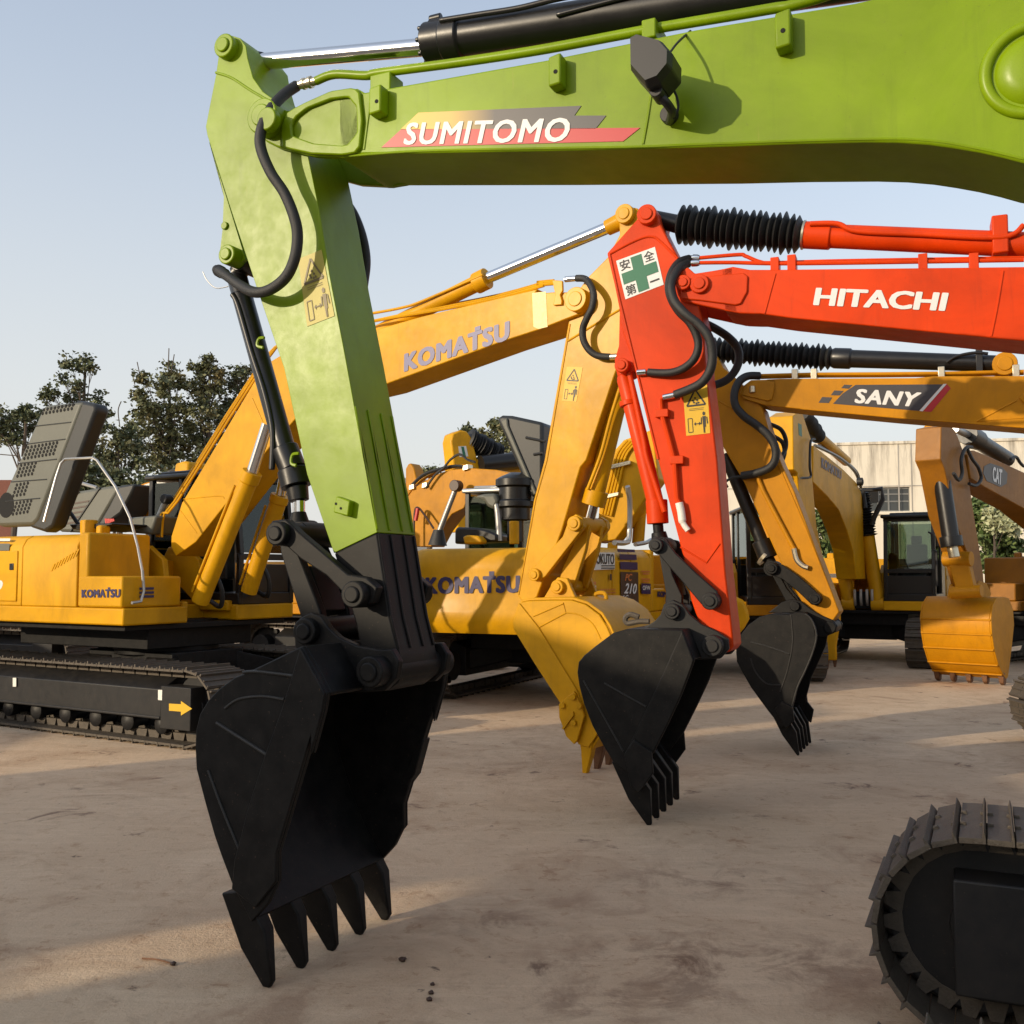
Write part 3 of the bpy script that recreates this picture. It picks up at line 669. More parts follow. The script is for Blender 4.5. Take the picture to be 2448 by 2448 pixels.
    a, b_ = K1((250, 1382), (298, 1408)); m = MB(); a, b_ = F.w(a, -.14), F.w(b_, -.165); m.cyl(a, b_, .03, prof=[(0, .022), (.25, .022), (.26, .031), (.6, .031), (.61, .028), (1, .028)]); m.build('hose_fitting', M['darkgrey'], root, 0)
    m = MB(); m.tube([F.w(p, -.1) for p in K1((182, 1395), (205, 1440), (250, 1478), (312, 1470))], .003, n=5); m.build('loose_wire', M['galv'], root, 0)
    # arm cylinder above the boom
    cy = MB(); a, b_ = F.w(K1((470, 318))[0]), F.w(K1((1345, 240))[0]); cy.cyl(a, b_, .041, n=28)
    a0 = F.w(K1((330, 325))[0]); 
    p0, p1 = F.w(K1((1335, 222))[0]), F.w(K2((900, -30))[0]); L = (p1-p0).length
    m = MB(); ax = (p1-p0)/L
    m.cyl(p0, p1+ax*.5, .085, n=28, prof=[(0, .092), (.10/(L+.5), .092), (.102/(L+.5), .10), (.19/(L+.5), .10), (.2/(L+.5), .083), (1, .083)])
    q = F.pt(F.hit(K1((1365, 150))[0]), -.03); m.cyl(q, q+Vector((0, 0, .0))+ax*.14, .03, n=12); m.cyl(q+Vector((0, 0, .03)), q+ax*.06+Vector((0, 0, .035)), .02, n=10)
    for k in range(8):
        th = k*math.pi/4+.3; e1 = ax.orthogonal().normalized(); e2 = ax.cross(e1); c = p0+(e1*math.cos(th)+e2*math.sin(th))*.077; m.cyl(c-ax*.018, c, .012, n=6)
    m.tube([p0+ax*(.12+.2*k)+F.n*-.095+Vector((0, 0, .045 if k < 3 else .06)) for k in range(9)], .014, n=8)
    m.tube([p0+ax*(.7+.2*k)+F.n*-.090+Vector((0, 0, -.01+.02*k)) for k in range(6)], .012, n=8)
    ac = m.build('arm_cylinder', M['blackgloss'], root, .004)
    cy.build('rod', M['chrome'], ac, 0)
    m = MB(); ce = K1((318, 252))[0]; m.boss(F, ce, A, -.09, .09, .075, ring=False); a = F.w(K1((345, 300))[0]); m.cyl(a, F.w(K1((490, 316))[0]), .06, .045); m.build('rod_eye', M['blackgloss'], ac, .004)
    # work light
    Lq = K2((372, 195), (400, 180), (500, 206), (540, 252), (538, 312), (492, 368), (440, 388), (374, 315)); sz = F.hits(Lq, -.42); cx = sum(q[0] for q in sz)/8; cz_ = sum(q[1] for q in sz)/8
    m = MB()
    r0 = [F.pt((cx+(q[0]-cx)*.86, cz_+(q[1]-cz_)*.86), -.53) for q in sz]; r1 = [F.pt(q, -.49) for q in sz]; r2 = [F.pt(q, -.37) for q in sz]; r3 = [F.pt((cx+(q[0]-cx)*.6, cz_+(q[1]-cz_)*.6), -.31) for q in sz]
    for x, y in ((r0, r1), (r1, r2), (r2, r3)):
        b0 = len(m.v); m.v += x+y; m.f += [(b0+i, b0+(i+1) % 8, b0+8+(i+1) % 8, b0+8+i) for i in range(8)]
    b0 = len(m.v); m.v += r0+r3; m.f += [tuple(range(b0, b0+8)), tuple(range(b0+8, b0+16))]
    wl = m.build('work_light', M['ink'], boom, .006, 30)
    m = MB(); m.tube([F.w(p, o) for p, o in zip(K2((455, 380), (490, 410), (515, 450), (505, 490)), (-.42, -.40, -.33, -.23))], .018, n=8); m.boss(F, K2((510, 470))[0], -bw, -.25, -bw, .035, ring=False); m.boss(F, K2((462, 380))[0], -.42, -.46, -.38, .025, ring=False)
    m.build('lamp_bracket', M['ink'], wl, .003)
    m = MB(); m.tube([F.w(p, o) for p, o in zip(K2((505, 215), (540, 170), (590, 125)), (-.40, -.32, -.15))], .005, n=6); m.tube([F.w(p, -.3) for p in K2((510, 340), (535, 390), (540, 440), (520, 480))], .005, n=6); m.build('cable', M['rubber'], wl, 0)
    # writing
    o = -bw
    S_ = 1.26708; I = lambda *p: [(x*S_, y*S_) for x, y in p]
    dc = decal('boom_decal', boom, F, o, I((757, 244), (790, 213), (1097, 200), (1084, 218.5), (1144, 218.5), (1124, 243.5)), M['fade'])
    decal('decal_stripe', boom, F, o, I((720, 278.5), (757, 244.8), (1208, 241.5), (1176, 267)), M['decalred'])
    writing('lettering', boom, F, o, 'SUMITOMO', I((766, 232.5), (1079, 222.5), (1073, 268.5), (762, 274.5)), M['white'], .030, .12, lift=.0055, space=1.12)
    warning(arm, F, A, K4((865, 330), (1020, 268), (1105, 705), (925, 775)), pale=True)
    # small bracket low on the arm
    x, z = F.hit(K5((1145, 170))[0], -.2); m = MB(); m.plate(F, [(x-.035, z-.025), (x+.045, z-.045), (x+.055, z+.025), (x-.02, z+.05)], -.21, A+.001); br = m.build('mounting_block', G, arm, .006)
    for p in ((1113, 150), (1145, 180)):
        m = MB(); m.boss(F, K5(p)[0], -.21, -.212, -.2, .006, ring=False); m.build('bolt_hole', M['hole'], br, 0)
    # bucket cylinder on the back of the arm
    m = MB(); P = lambda *p: [F.w(q, 0) for q in K4(*p)]
    a, b_ = P((455, 430), (775, 1580)); m.cyl(a, b_, .052, n=24, prof=[(0, .04), (.03, .052), (1, .052)])
    a2, = P((830, 1720)); a3, = P((855, 1830)); a4, = P((868, 1925)); m.cyl(b_, a2, .068, n=24); m.cyl(a2, a3, .078, n=24); m.cyl(a3, a4, .055, .050, n=24)
    m.tube([F.w(q, -.05) for q in K4((430, 560), (470, 640), (560, 950), (640, 1200), (690, 1420), (697, 1560), (690, 1720))], .016, n=8)
    e_, = P((415, 290)); m.boss(F, K1((305, 1305))[0], -.16, -.075, .075, .058, ring=False); m.cyl(F.pt(F.hit(K1((305, 1305))[0], -.16)), a, .045, n=16)
    bc = m.build('bucket_cylinder', M['blackgloss'], root, .004)
    m = MB(); q0 = a4; q1 = F.w(K5((868, 225))[0], 0); m.cyl(q0, q1, .030, n=20); m.build('rod', M['chrome'], bc, 0)
    m = MB(); m.cyl(F.w(K5((866, 205))[0], 0), F.w(K5((875, 330))[0], 0), .035, .06, n=18); m.boss(F, K5((720, 340))[0], -.28, -.12, .12, .06, ring=False); m.cyl(F.w(K5((880, 320))[0], 0), F.w(K5((880, 321))[0], 0)+F.n*.1, .05)
    m.build('rod_eye', M['black'], bc, .004)
    for K, pts in ((K4, ((640, 848), (604, 856), (594, 900), (632, 914))), (K4, ((868, 1612), (826, 1622), (818, 1676), (850, 1692)))):
        m = MB(); m.tube([F.w(q, -.09) for q in K(*pts)], .008, n=6); m.build('hose_clip', G, bc, 0)
    # linkage
    m = MB(); lv = K5((690, 415), (648, 340), (690, 262), (780, 250), (870, 340), (1000, 450), (1190, 615), (1310, 635), (1385, 700), (1350, 810), (1230, 835), (1165, 745), (1050, 625), (880, 515), (790, 435))
    for o in (-.255, .20): m.pplate(F, lv, -.255, o, o+.055)
    m.boss(F, K5((712, 345))[0], -.3, -.30, .30, .056); m.boss(F, K5((1228, 748))[0], -.3, -.31, .31, .060)
    m.build('tipping_lever', B, root, .008)
    m = MB(); hl = K5((745, 470), (740, 380), (830, 400), (880, 520), (1010, 860), (1030, 990), (930, 1070), (860, 1000), (880, 900)); 
    for o in (-.14, .09): m.pplate(F, hl, -.14, o, o+.05)
    m.pplate(F, K5((830, 560), (900, 560), (1000, 860), (930, 900)), -.14, -.09, .09)
    m.build('connecting_link', B, root, .008)
    # bucket
    hw = .525
    back = F.hits(K5((890, 1088), (720, 1170), (550, 1252), (440, 1297), (345, 1368), (270, 1445), (215, 1535), (188, 1640), (183, 1760), (190, 1900))+[(489, 1916), (512, 1998), (530, 2050), (556, 2118), (600, 2205)], -hw)
    front = F.hits([(640, 2160)]+K6((640, 860), (640, 700), (700, 500), (840, 30))+K5((960, 1800), (1000, 1650), (1035, 1520), (1055, 1400)), -hw)
    bar = F.hits(K5((890, 1095), (835, 1290), (770, 1500), (660, 1800))+K6((480, 430), (400, 740), (385, 900), (520, 1010), (640, 860), (640, 700), (700, 500), (840, 30))+K5((960, 1800), (1000, 1650), (1035, 1520), (1052, 1400)), -hw)
    bk = bucket(root, F, hw, back, front, B, bar=bar)
    m = MB()
    m.tube([F.w(q, -hw-.002) for q in K5((500, 1262), (600, 1258), (830, 1285))], .007); m.tube([F.w(q, -hw-.002) for q in K5((325, 1595), (660, 1808))], .008)
    m.tube([F.w(q, -hw-.002) for q in K6((235, 220), (320, 450), (420, 690))], .006)
    m.tube([F.w(q, -hw-.001) for q in K5((380, 1500), (470, 1440), (620, 1420), (770, 1440))], .006)
    m.build('weld_bead', M['bead'], bk, 0)
    m = MB(); tp = F.hits(K5((890, 1090), (1058, 1405)), -hw); m.shell(F, [tp[1], tp[0]], -hw+.03, hw-.03, .03)
    for s in (-1, 1):
        ear = K5((840, 1090), (838, 990), (870, 905), (940, 868), (1010, 890), (1060, 965), (1130, 1030), (1250, 1085), (1400, 1112), (1480, 1108), (1525, 1190), (1510, 1300), (1430, 1385), (1300, 1395), (1090, 1400))
        o = -.245 if s < 0 else .2; m.pplate(F, ear, -.245, o, o+.045)
    m.boss(F, K5((925, 990))[0], -.26, -.29, .29, .060); m.boss(F, K5((1370, 1255))[0], -.28, -.33, .33, .068)
    m.build('bucket_ear', B, bk, .008)
    lip = F.hits([(556, 2118), (600, 2205), (640, 2165), (600, 2060)], -hw)
    tz = F.hits(K6((345, 915), (470, 900), (585, 1140), (612, 1440), (592, 1478), (556, 1470), (440, 1240)), -hw+.05)
    for k, o in enumerate(steps(5, hw-.055)):
        m = tooth(F, tz, o, .047, .014); m.build('tooth', B, bk, .008)
    # side cutter on the far plate
    m = MB(); fc = F.hits(K5((1680, 1690), (1712, 1700), (1650, 1932))+K6((1400, 300), (1360, 290)), hw); m.plate(F, fc, hw-.03, hw+.04); m.build('side_cutter', B, bk, .005)
    undercarriage(root, (3.25, 2.17), (-.907, .42), detail=2, half=2.5, rr=.405, pitch=.095, width=.64)
    upper(root, S, (-.907, .42), G)
green_machine()

# ================================================================== the orange red excavator
def side_front(F, hw, K, back, front, ref=None): return F.hits(K(*back), -hw), F.hits(K(*front), -hw)
def red_machine():
    F = Plane((1.13, 7.72), (.37, .93)); G = M['red']; B = M['black']
    S = (6.3, 5.65); aw, bw = .175, .215; A = -aw
    root = thing('excavator', 'orange red excavator with a white and green cross sign on its arm', 'excavator', (S[0], S[1], 0), GRP)
    top = K8((985, 190), (745, 460), (800, 690), (832, 850), (838, 960), (870, 1060), (955, 1290), (1010, 1520), (1110, 1932))
    low = K9((1050, 330), (1090, 560), (1130, 680), (1180, 750), (1195, 810), (1240, 865), (1310, 868), (1338, 835), (1325, 700), (1290, 400))
    rt = K8((1530, 1932), (1490, 1600), (1450, 1290), (1430, 960), (1400, 830), (1350, 610), (1260, 500), (1190, 380), (1120, 240), (1105, 180), (1060, 152), (1015, 158))
    m = MB(); m.pplate(F, top+low+rt, A, A, aw); arm = m.build('arm', G, root, .012)
    m = MB()
    m.tube([F.w(p, A-.001) for p in K8((770, 465), (900, 395), (1000, 352), (1060, 345), (1110, 365), (1250, 500))], .010, sub=5)
    m.tube([F.w(p, A-.001) for p in K8((765, 470), (830, 770), (955, 1285), (1010, 1515), (1110, 1925))], .010, smooth=False)
    m.tube([F.w(p, A-.001) for p in K9((1030, 260), (1180, 350), (1258, 240))], .007, smooth=False)
    m.build('weld_bead', G, arm, 0)
    m = MB(); br = K8((835, 900), (830, 1120), (800, 1220), (810, 1290), (850, 1320), (950, 1300), (930, 1180))
    for o in (-.11, .09): m.pplate(F, br, -.11, o, o+.02)
    m.build('cylinder_bracket', G, arm, .006)
    for p, o0, o1, r in (((1040, 200), -.235, .22, .075), ((852, 1258), -.19, .15, .055)):
        m = MB(); m.boss(F, K8(p)[0], A, o0, o1, r); m.build('pin', G, arm, .006)
    fork = K8((1640, 560), (1500, 585), (1370, 605), (1320, 560), (1270, 590), (1230, 680), (1250, 760), (1290, 800), (1420, 832), (1680, 888), (1640, 700))
    body = K8((1560, 575), (1640, 556), (1760, 578), (1932, 578))+K2((1500, 1078), (1932, 1073))
    tail = [(2.9, 4.02), (3.5, 3.9), (4.4, 3.3), (5.2, 2.5), (5.85, 1.85), (5.8, 1.55), (5.5, 1.55), (4.7, 2.2), (3.9, 2.85), (3.2, 3.15)]
    bot = K2((1932, 1372), (1000, 1280), (870, 1262), (840, 1262))+K8((1690, 888), (1580, 868))
    m = MB()
    for o in (-bw, bw-.04): m.pplate(F, fork, -bw, o, o+.04)
    m.plate(F, F.hits(body, -bw)+tail+F.hits(bot, -bw), -bw, bw); boom = m.build('boom', G, root, .008)
    m = MB(); m.plate(F, F.hits(K8((1280, 790), (1270, 720), (1360, 650), (1430, 630), (1720, 605), (1750, 630), (1745, 740), (1700, 825), (1660, 835), (1400, 800)), -bw), -bw-.018, -bw+.004); m.build('fork_plate', G, boom, .008)
    m = MB()
    m.tube([F.w(p, -bw) for p in K2((932, 1100), (910, 1180), (888, 1262))], .008); m.build('weld_bead', G, boom, 0); m = MB(); m.tube([F.w(p, -bw) for p in K2((1848, 1090), (1825, 1230), (1800, 1352))], .008)
    m.build('weld_bead', G, boom, 0)
    for p, o1, r in (((1298, 682), -.275, .055), ((1410, 688), -.265, .07)):
        m = MB(); m.boss(F, K8(p)[0], -bw, o1, -.16, r); m.build('pin', G, boom, .006)
    o = -.12
    m = MB(); m.tube([F.w(p, o) for p in K8((1400, 530), (1640, 528), (1932, 535))+K2((1200, 1058), (1932, 1046))], .015)
    m.tube([F.w(p, o+.06) for p in K8((1405, 495), (1680, 472), (1730, 482), (1830, 522), (1932, 530))+K2((1200, 1050), (1932, 1038))], .015)
    m.build('hydraulic_pipe', G, boom, 0)
    for p in ((930, 1065), (998, 1055), (1525, 1052), (1730, 1050)):
        x, z = F.hit(K2(p)[0], o); m = MB(); m.plate(F, [(x-.03, z-.07), (x+.03, z-.07), (x+.03, z+.05), (x-.03, z+.05)], o-.025, o+.09); m.build('pipe_clamp', G, boom, .005)
    for a, b_, o in (((1310, 535), (1405, 530), -.12), ((1325, 495), (1405, 496), -.06)):
        a, b_ = K8(a, b_); m = MB(); m.cyl(F.w(a, o), F.w(b_, o), .02, prof=[(0, .018), (.4, .02), (.41, .026), (.8, .026), (1, .02)]); m.build('hose_fitting', M['chrome'], boom, 0)
    hA = ((1330, 500), (1260, 525), (1205, 600), (1185, 700), (1205, 790), (1260, 880), (1330, 950), (1380, 1040), (1395, 1130), (1360, 1220), (1280, 1285), (1180, 1312), (1040, 1308))
    oA = (-.06, -.16, -.24, -.29, -.31, -.30, -.28, -.26, -.25, -.25, -.24, -.22, -.2)
    hB = ((1320, 535), (1270, 560), (1225, 620), (1200, 700), (1225, 800), (1300, 890), (1400, 970), (1470, 1060), (1495, 1180), (1480, 1290), (1420, 1380), (1330, 1430), (1230, 1468))
    oB = (-.12, -.2, -.27, -.31, -.33, -.34, -.33, -.32, -.30, -.29, -.28, -.26, -.24)
    for h, oo, r in ((hA, oA, .030), (hB, oB, .034)):
        m = MB(); m.tube(hosep(F, list(zip(K8(*h), oo))), r, n=10, sub=8); m.build('hydraulic_hose', M['rubber'], root, 0)
    m = MB(); m.tube(hosep(F, list(zip(K8((1440, 960), (1520, 1000), (1610, 1060), (1670, 1130), (1685, 1210), (1660, 1290), (1600, 1360), (1520, 1395), (1440, 1400)), (.16, .24, .28, .3, .3, .29, .27, .24, .16)))), .032, n=10, sub=8); m.build('hydraulic_hose', M['rubber'], root, 0)
    for pa, pb in (((1025, 1305), (960, 1310)), ((1225, 1470), (1145, 1487))):
        pa, pb = K8(pa, pb); m = MB(); m.cyl(F.w(pa, -.205), F.w(pb, -.205), .024, n=12); m.build('hose_fitting', M['chrome'], arm, .003)
    m = MB(); m.tube([F.w(p, -.205) for p in K8((1145, 1490), (1128, 1500), (1135, 1600), (1190, 1800), (1225, 1932))+K9((1010, -20), (1025, 10))], .020, smooth=False); m.build('arm_pipe', G, arm, 0)
    m = MB(); m.tube([F.w(p, -.21) for p in K9((1023, 5), (1035, 60), (1045, 120), (1075, 165))], [.03, .03, .022, .022], n=10); m.build('hose_fitting', M['rag'], arm, 0)
    for p in ((1138, 1600), (1245, 1932)):
        x, z = F.hit(K8(p)[0], -.2); m = MB(); m.plate(F, [(x-.05, z-.03), (x+.05, z-.03), (x+.05, z+.03), (x-.05, z+.03)], -.225, A+.001); m.build('pipe_clamp', G, arm, .005)
    # arm cylinder with bellows
    p0 = F.w(K2((500, 900))[0]); p1 = F.w(K2((1040, 945))[0]); p2 = F.w(K2((1932, 985))[0]); L = (p2-p1).length
    pe = p1+(p2-p1)*1.35
    m = MB(); m.cyl(p1, pe, .08, n=24, prof=[(0, .098), (.10, .098), (.105, .085), (1, .085)])
    m.tube([F.w(p, -.10) for p in K2((1070, 900), (1180, 900), (1260, 930), (1500, 942), (1840, 955), (1932, 905))], .02, n=8)
    ac = m.build('arm_cylinder', G, root, .004)
    m = MB(); m.cyl(p1, p1+(p2-p1)*.012, .106, n=12); m.build('clamp_ring', M['fitting'], ac, .003)
    x, z = F.hit(K2((1832, 965))[0]); m = MB(); m.plate(F, [(x-.05, z-.12), (x+.05, z-.12), (x+.05, z+.14), (x-.05, z+.14)], -.11, .11); m.build('cylinder_band', G, ac, .01)
    bellows(p0+(p1-p0)*.08, p1-(p1-p0)*.01, .095, .148, 19).build('bellows', M['rubber'], ac, 0, 20)
    m = MB(); m.cyl(F.w(K8((1040, 205))[0]), p0+(p1-p0)*.09, .06, .07, n=18); m.build('rod_eye', M['blackgloss'], ac, .004)
    # writing
    writing('lettering', boom, F, -bw, 'HITACHI', K2((1090, 1157), (1630, 1178), (1620, 1253), (1083, 1229)), M['white'], .045, .06)
    safety_sign(arm, F, A, K8((812, 517), (1087, 417), (1150, 685), (878, 790)))
    warning(arm, F, A, K8((1285, 1415), (1458, 1395), (1480, 1740), (1310, 1760)))
    # bucket cylinder
    m = MB(); a = F.w(K8((868, 1330))[0]); b_ = F.w(K9((895, 40))[0]); c = F.w(K9((900, 125))[0])
    m.cyl(F.w(K8((852, 1262))[0]), a, .05); m.cyl(a, b_, .062, n=20, prof=[(0, .055), (.03, .064), (1, .064)]); m.cyl(b_-(c-b_)*.6, c, .082, n=20)
    m.tube([F.w(p, -.11) for p in K8((905, 1310), (925, 1400), (960, 1560), (1010, 1800), (1035, 1932))+K9((940, 60),)], .022)
    bc = m.build('bucket_cylinder', G, root, .004)
    x, z = F.hit(K8((905, 1525))[0]); m = MB(); m.cyl(F.w(K8((900, 1510))[0]), F.w(K8((906, 1545))[0]), .075, n=18); m.build('cylinder_band', G, bc, .004)
    m = MB(); m.cyl(c, F.w(K9((905, 185))[0]), .04); m.cyl(F.w(K9((905, 175))[0]), F.w(K9((915, 240))[0]), .055, .07); m.boss(F, K9((890, 250))[0], -.25, -.12, .12, .07, ring=False); m.build('rod_eye', M['black'], bc, .004)
    # linkage and bucket
    m = MB()
    for o in (-.25, .20): m.pplate(F, K9((855, 270), (852, 225), (880, 198), (935, 212), (1000, 295), (1120, 410), (1240, 515), (1255, 580), (1215, 622), (1150, 590), (1040, 460), (905, 305)), -.25, o, o+.05)
    for p, o0, o1, r in (((890, 250), -.295, .29, .052), ((1205, 572), -.31, .30, .062)): m.boss(F, K9(p)[0], -.27, o0, o1, r)
    m.build('tipping_lever', M['darkgrey'], root, .008)
    m = MB()
    for o in (-.14, .09): m.pplate(F, K9((905, 290), (960, 310), (985, 420), (1040, 540), (1040, 620), (985, 660), (940, 620), (945, 520)), -.14, o, o+.05)
    m.pplate(F, K9((940, 350), (970, 350), (1030, 540), (960, 545)), -.14, -.09, .09); m.build('connecting_link', M['darkgrey'], root, .008)
    hw = .49
    back, front = side_front(F, hw, K9, ((1042, 738), (880, 735), (715, 735), (640, 757), (540, 832), (475, 885), (442, 925), (434, 985), (445, 1060), (472, 1165), (520, 1290), (580, 1400), (640, 1500), (720, 1560)),
                             ((790, 1560), (880, 1440), (960, 1280), (1035, 1120), (1112, 915)))
    bar = F.hits(K9((1042, 742), (900, 1060), (720, 1440), (790, 1560), (880, 1440), (960, 1280), (1035, 1120), (1110, 915)), -hw)
    bk = bucket(root, F, hw, back, front, B, bar=bar)
    m = MB(); m.tube([F.w(p, -hw-.002) for p in K9((470, 1030), (560, 1190), (700, 1440))], .006); m.tube([F.w(p, -hw-.002) for p in K9((590, 1045), (720, 1120), (830, 1180))], .006); m.build('weld_bead', M['bead'], bk, 0)
    m = MB(); tp = F.hits(K9((1042, 740), (1112, 910)), -hw); m.shell(F, [tp[1], tp[0]], -hw+.03, hw-.03, .03)
    ear = K9((800, 735), (880, 690), (915, 650), (935, 590), (985, 565), (1040, 590), (1085, 650), (1150, 705), (1240, 745), (1305, 790), (1310, 850), (1260, 905), (1120, 912), (1045, 745))
    for o in (-.24, .195): m.pplate(F, ear, -.24, o, o+.045)
    for p, o0, o1, r in (((985, 632), -.29, .29, .058), ((1222, 828), -.33, .32, .075)): m.boss(F, K9(p)[0], -.26, o0, o1, r)
    m.build('bucket_ear', M['darkgrey'], bk, .008)
    m = MB(); m.tube([F.w(p, .0) for p in K9((790, 665), (740, 650), (712, 672), (725, 700), (790, 690), (850, 690))], .022); m.build('lifting_hook', M['steel'], bk, 0)
    tz = F.hits(K9((640, 1495), (735, 1480), (860, 1660), (866, 1862), (842, 1872), (735, 1715)), -hw+.05)
    for o in steps(5, hw-.05): tooth(F, tz, o, .042, .014).build('tooth', B, bk, .008)
    for s in (-1, 1):
        m = MB(); sc = F.hits(K9((715, 1450), (770, 1368), (872, 1435), (882, 1560), (800, 1675), (755, 1640)), -hw); o = s*hw; m.plate(F, sc, min(o+s*.019, o+s*.05), max(o+s*.019, o+s*.05)); m.build('side_cutter', B, bk, .006)
    undercarriage(root, S, (-.95, .31), rollers=False); upper(root, S, (-.93, .37), G)
red_machine()

# ================================================================== the ochre excavator with black bucket
def ochre_machine():
    F = Plane((2.95, 10.45), (.41, .91)); G = M['ochre']; B = M['black']
    S = (7.9, 8.3); aw, bw = .175, .205; A = -aw
    root = thing('excavator', 'ochre yellow excavator with black bucket and black ribbed sleeve, right of the orange red one', 'excavator', (S[0], S[1], 0), GRP)
    pl = KA((60, 40), (0, 150), (60, 420), (185, 640), (310, 850), (400, 1050), (560, 1400), (680, 1600), (760, 1680), (820, 1660), (862, 1600), (730, 1250), (600, 900), (525, 740), (470, 600), (415, 420), (330, 320), (255, 245), (190, 190), (150, 120))
    m = MB(); m.pplate(F, pl, A, A, aw); arm = m.build('arm', G, root, .012)
    m = MB(); m.tube([F.w(p, A-.001) for p in KA((310, 830), (360, 815), (480, 760))], .009); m.tube([F.w(p, A-.001) for p in KA((500, 730), (660, 1100), (810, 1480))], .007, smooth=False); m.tube([F.w(p, A) for p in KA((160, 380), (300, 460))], .008)
    m.build('weld_bead', G, arm, 0)
    fork = KA((490, 258), (350, 262), (300, 300), (285, 340), (310, 372), (430, 408), (520, 415))
    body = KA((440, 258), (520, 254), (1300, 250), (1400, 240), (1927, 238)); bot = KA((1927, 540), (1200, 482), (640, 430), (430, 408))
    tail = [(2.6, 4.0), (3.3, 3.7), (4.3, 2.9), (5.3, 1.9), (5.4, 1.6), (5.1, 1.5), (4.2, 2.2), (3.2, 2.85)]
    m = MB()
    for o in (-bw, bw-.035): m.pplate(F, fork, -bw, o, o+.035)
    m.plate(F, F.hits(body, -bw)+tail+F.hits(bot, -bw), -bw, bw); boom = m.build('boom', G, root, .008)
    m = MB(); m.plate(F, F.hits(KA((300, 350), (330, 290), (400, 268), (485, 272), (490, 300), (475, 375), (450, 385)), -bw), -bw-.015, -bw+.004); m.build('fork_plate', G, boom, .008)
    m = MB(); m.cyl(F.w(KA((358, 298))[0], -bw-.02), F.w(KA((360, 335))[0], -bw-.02), .03, n=12); m.build('pin', M['fitting'], boom, .005)
    m = MB(); m.plate(F, F.hits(KA((1900, 365), (1927, 335), (1990, 335), (1990, 400), (1927, 400)), -bw), -bw-.02, -bw+.003); m.build('reinforcing_plate', G, boom, .008)
    m = MB(); m.tube([F.w(p, -bw) for p in KA((1655, 500), (1885, 380))], .008); m.tube([F.w(p, -bw) for p in KA((1655, 500), (1927, 480))], .005); m.tube([F.w(p, -bw) for p in KA((640, 428), (1200, 480), (1927, 536))], .007, smooth=False); m.build('weld_bead', G, boom, 0)
    o = -.12
    m = MB()
    for dz, do in ((0, 0), (12, .08)): m.tube([F.w((p[0], p[1]+dz*.41), o+do) for p in KA((400, 236), (700, 228), (1100, 226), (1500, 222), (1927, 212))], .017, smooth=False)
    m.build('hydraulic_pipe', G, boom, 0)
    for p in ((605, 235), (715, 232), (1450, 222), (1880, 212)):
        x, z = F.hit(KA(p)[0], o); m = MB(); m.plate(F, [(x-.03, z-.07), (x+.03, z-.07), (x+.03, z+.06), (x-.03, z+.06)], o-.03, o+.11); m.build('pipe_clamp', M['fitting'], boom, .005)
    m = MB(); m.boss(F, KA((1815, 182))[0], 0, -.14, .14, .11); m.pplate(F, KA((1770, 205), (1775, 165), (1870, 155), (1885, 205)), 0, -.12, .12); m.build('cylinder_mount', G, boom, .01)
    for dx, r in ((0, .042),):
        h = ((400, 238), (330, 240), (280, 275), (255, 340), (262, 410), (310, 470), (380, 520), (450, 580), (490, 650), (490, 720), (455, 770), (380, 800), (300, 815)); oo = (-.12, -.2, -.26, -.3, -.31, -.31, -.30, -.29, -.28, -.27, -.26, -.24, -.2)
        m = MB(); m.tube(hosep(F, list(zip(KA(*h), oo))), r, n=10, sub=8); m.build('hydraulic_hose', M['rubber'], root, 0)
    for h in (((455, 515), (520, 545), (550, 600), (550, 660), (520, 715)), ((470, 580), (530, 620), (545, 680), (525, 740))):
        m = MB(); m.tube(hosep(F, list(zip(KA(*h), (.15, .25, .28, .27, .16)))), .024, n=8); m.build('hydraulic_hose', M['rubber'], root, 0)
    m = MB(); m.tube([F.w(p, -.2) for p in KA((385, 815), (420, 900), (520, 1090), (600, 1240))], .022, smooth=False); m.build('arm_pipe', G, arm, 0)
    m = MB(); m.tube([F.w(p, -.21) for p in KA((598, 1235), (615, 1300), (650, 1335), (680, 1345))], .026); m.build('hose_fitting', M['fitting'], arm, 0)
    p0 = F.w(KA((120, 88))[0]); p1 = F.w(KA((815, 135))[0]); p2 = F.w(KA((1770, 168))[0])
    m = MB(); m.cyl(p1, p2, .09, n=24, prof=[(0, .09), (.02, .105), (.12, .105), (.13, .09), (1, .08)])
    m.tube([F.w(p, -.1) for p in KA((1480, 160), (1540, 125), (1640, 105), (1720, 110))], .016); ac = m.build('arm_cylinder', M['blackgloss'], root, .004)
    x, z = F.hit(KA((1668, 130))[0]); m = MB(); m.plate(F, [(x-.03, z-.16), (x+.03, z-.16), (x+.03, z+.08), (x-.03, z+.08)], -.1, .1); m.build('cylinder_band', M['blackgloss'], ac, .004)
    bellows(p0, p1, .085, .135, 22).build('bellows', M['rubber'], ac, 0, 20)
    # decal and writing
    o = -bw
    decal('boom_decal', boom, F, o, KA((955, 290), (1458, 287), (1320, 440), (825, 399), (880, 340)), M['decaldark'])
    decal('decal_stripe', boom, F, o, KA((1462, 285), (1480, 285), (1342, 443), (1323, 440)), M['white'])
    decal('decal_stripe', boom, F, o, KA((1482, 285), (1504, 310), (1392, 446), (1346, 443)), M['decalred'])
    for q in (((890, 289), (936, 291), (916, 312), (872, 309)), ((832, 322), (886, 325), (862, 351), (812, 349)), ((762, 360), (820, 363), (800, 395), (741, 393))): decal('decal_square', boom, F, o, KA(*q), M['decaldark'])
    writing('lettering', boom, F, o, 'SANY', KA((955, 312), (1338, 334), (1306, 418), (948, 396)), M['white'], .045, .1, lift=.0055, space=1.1)
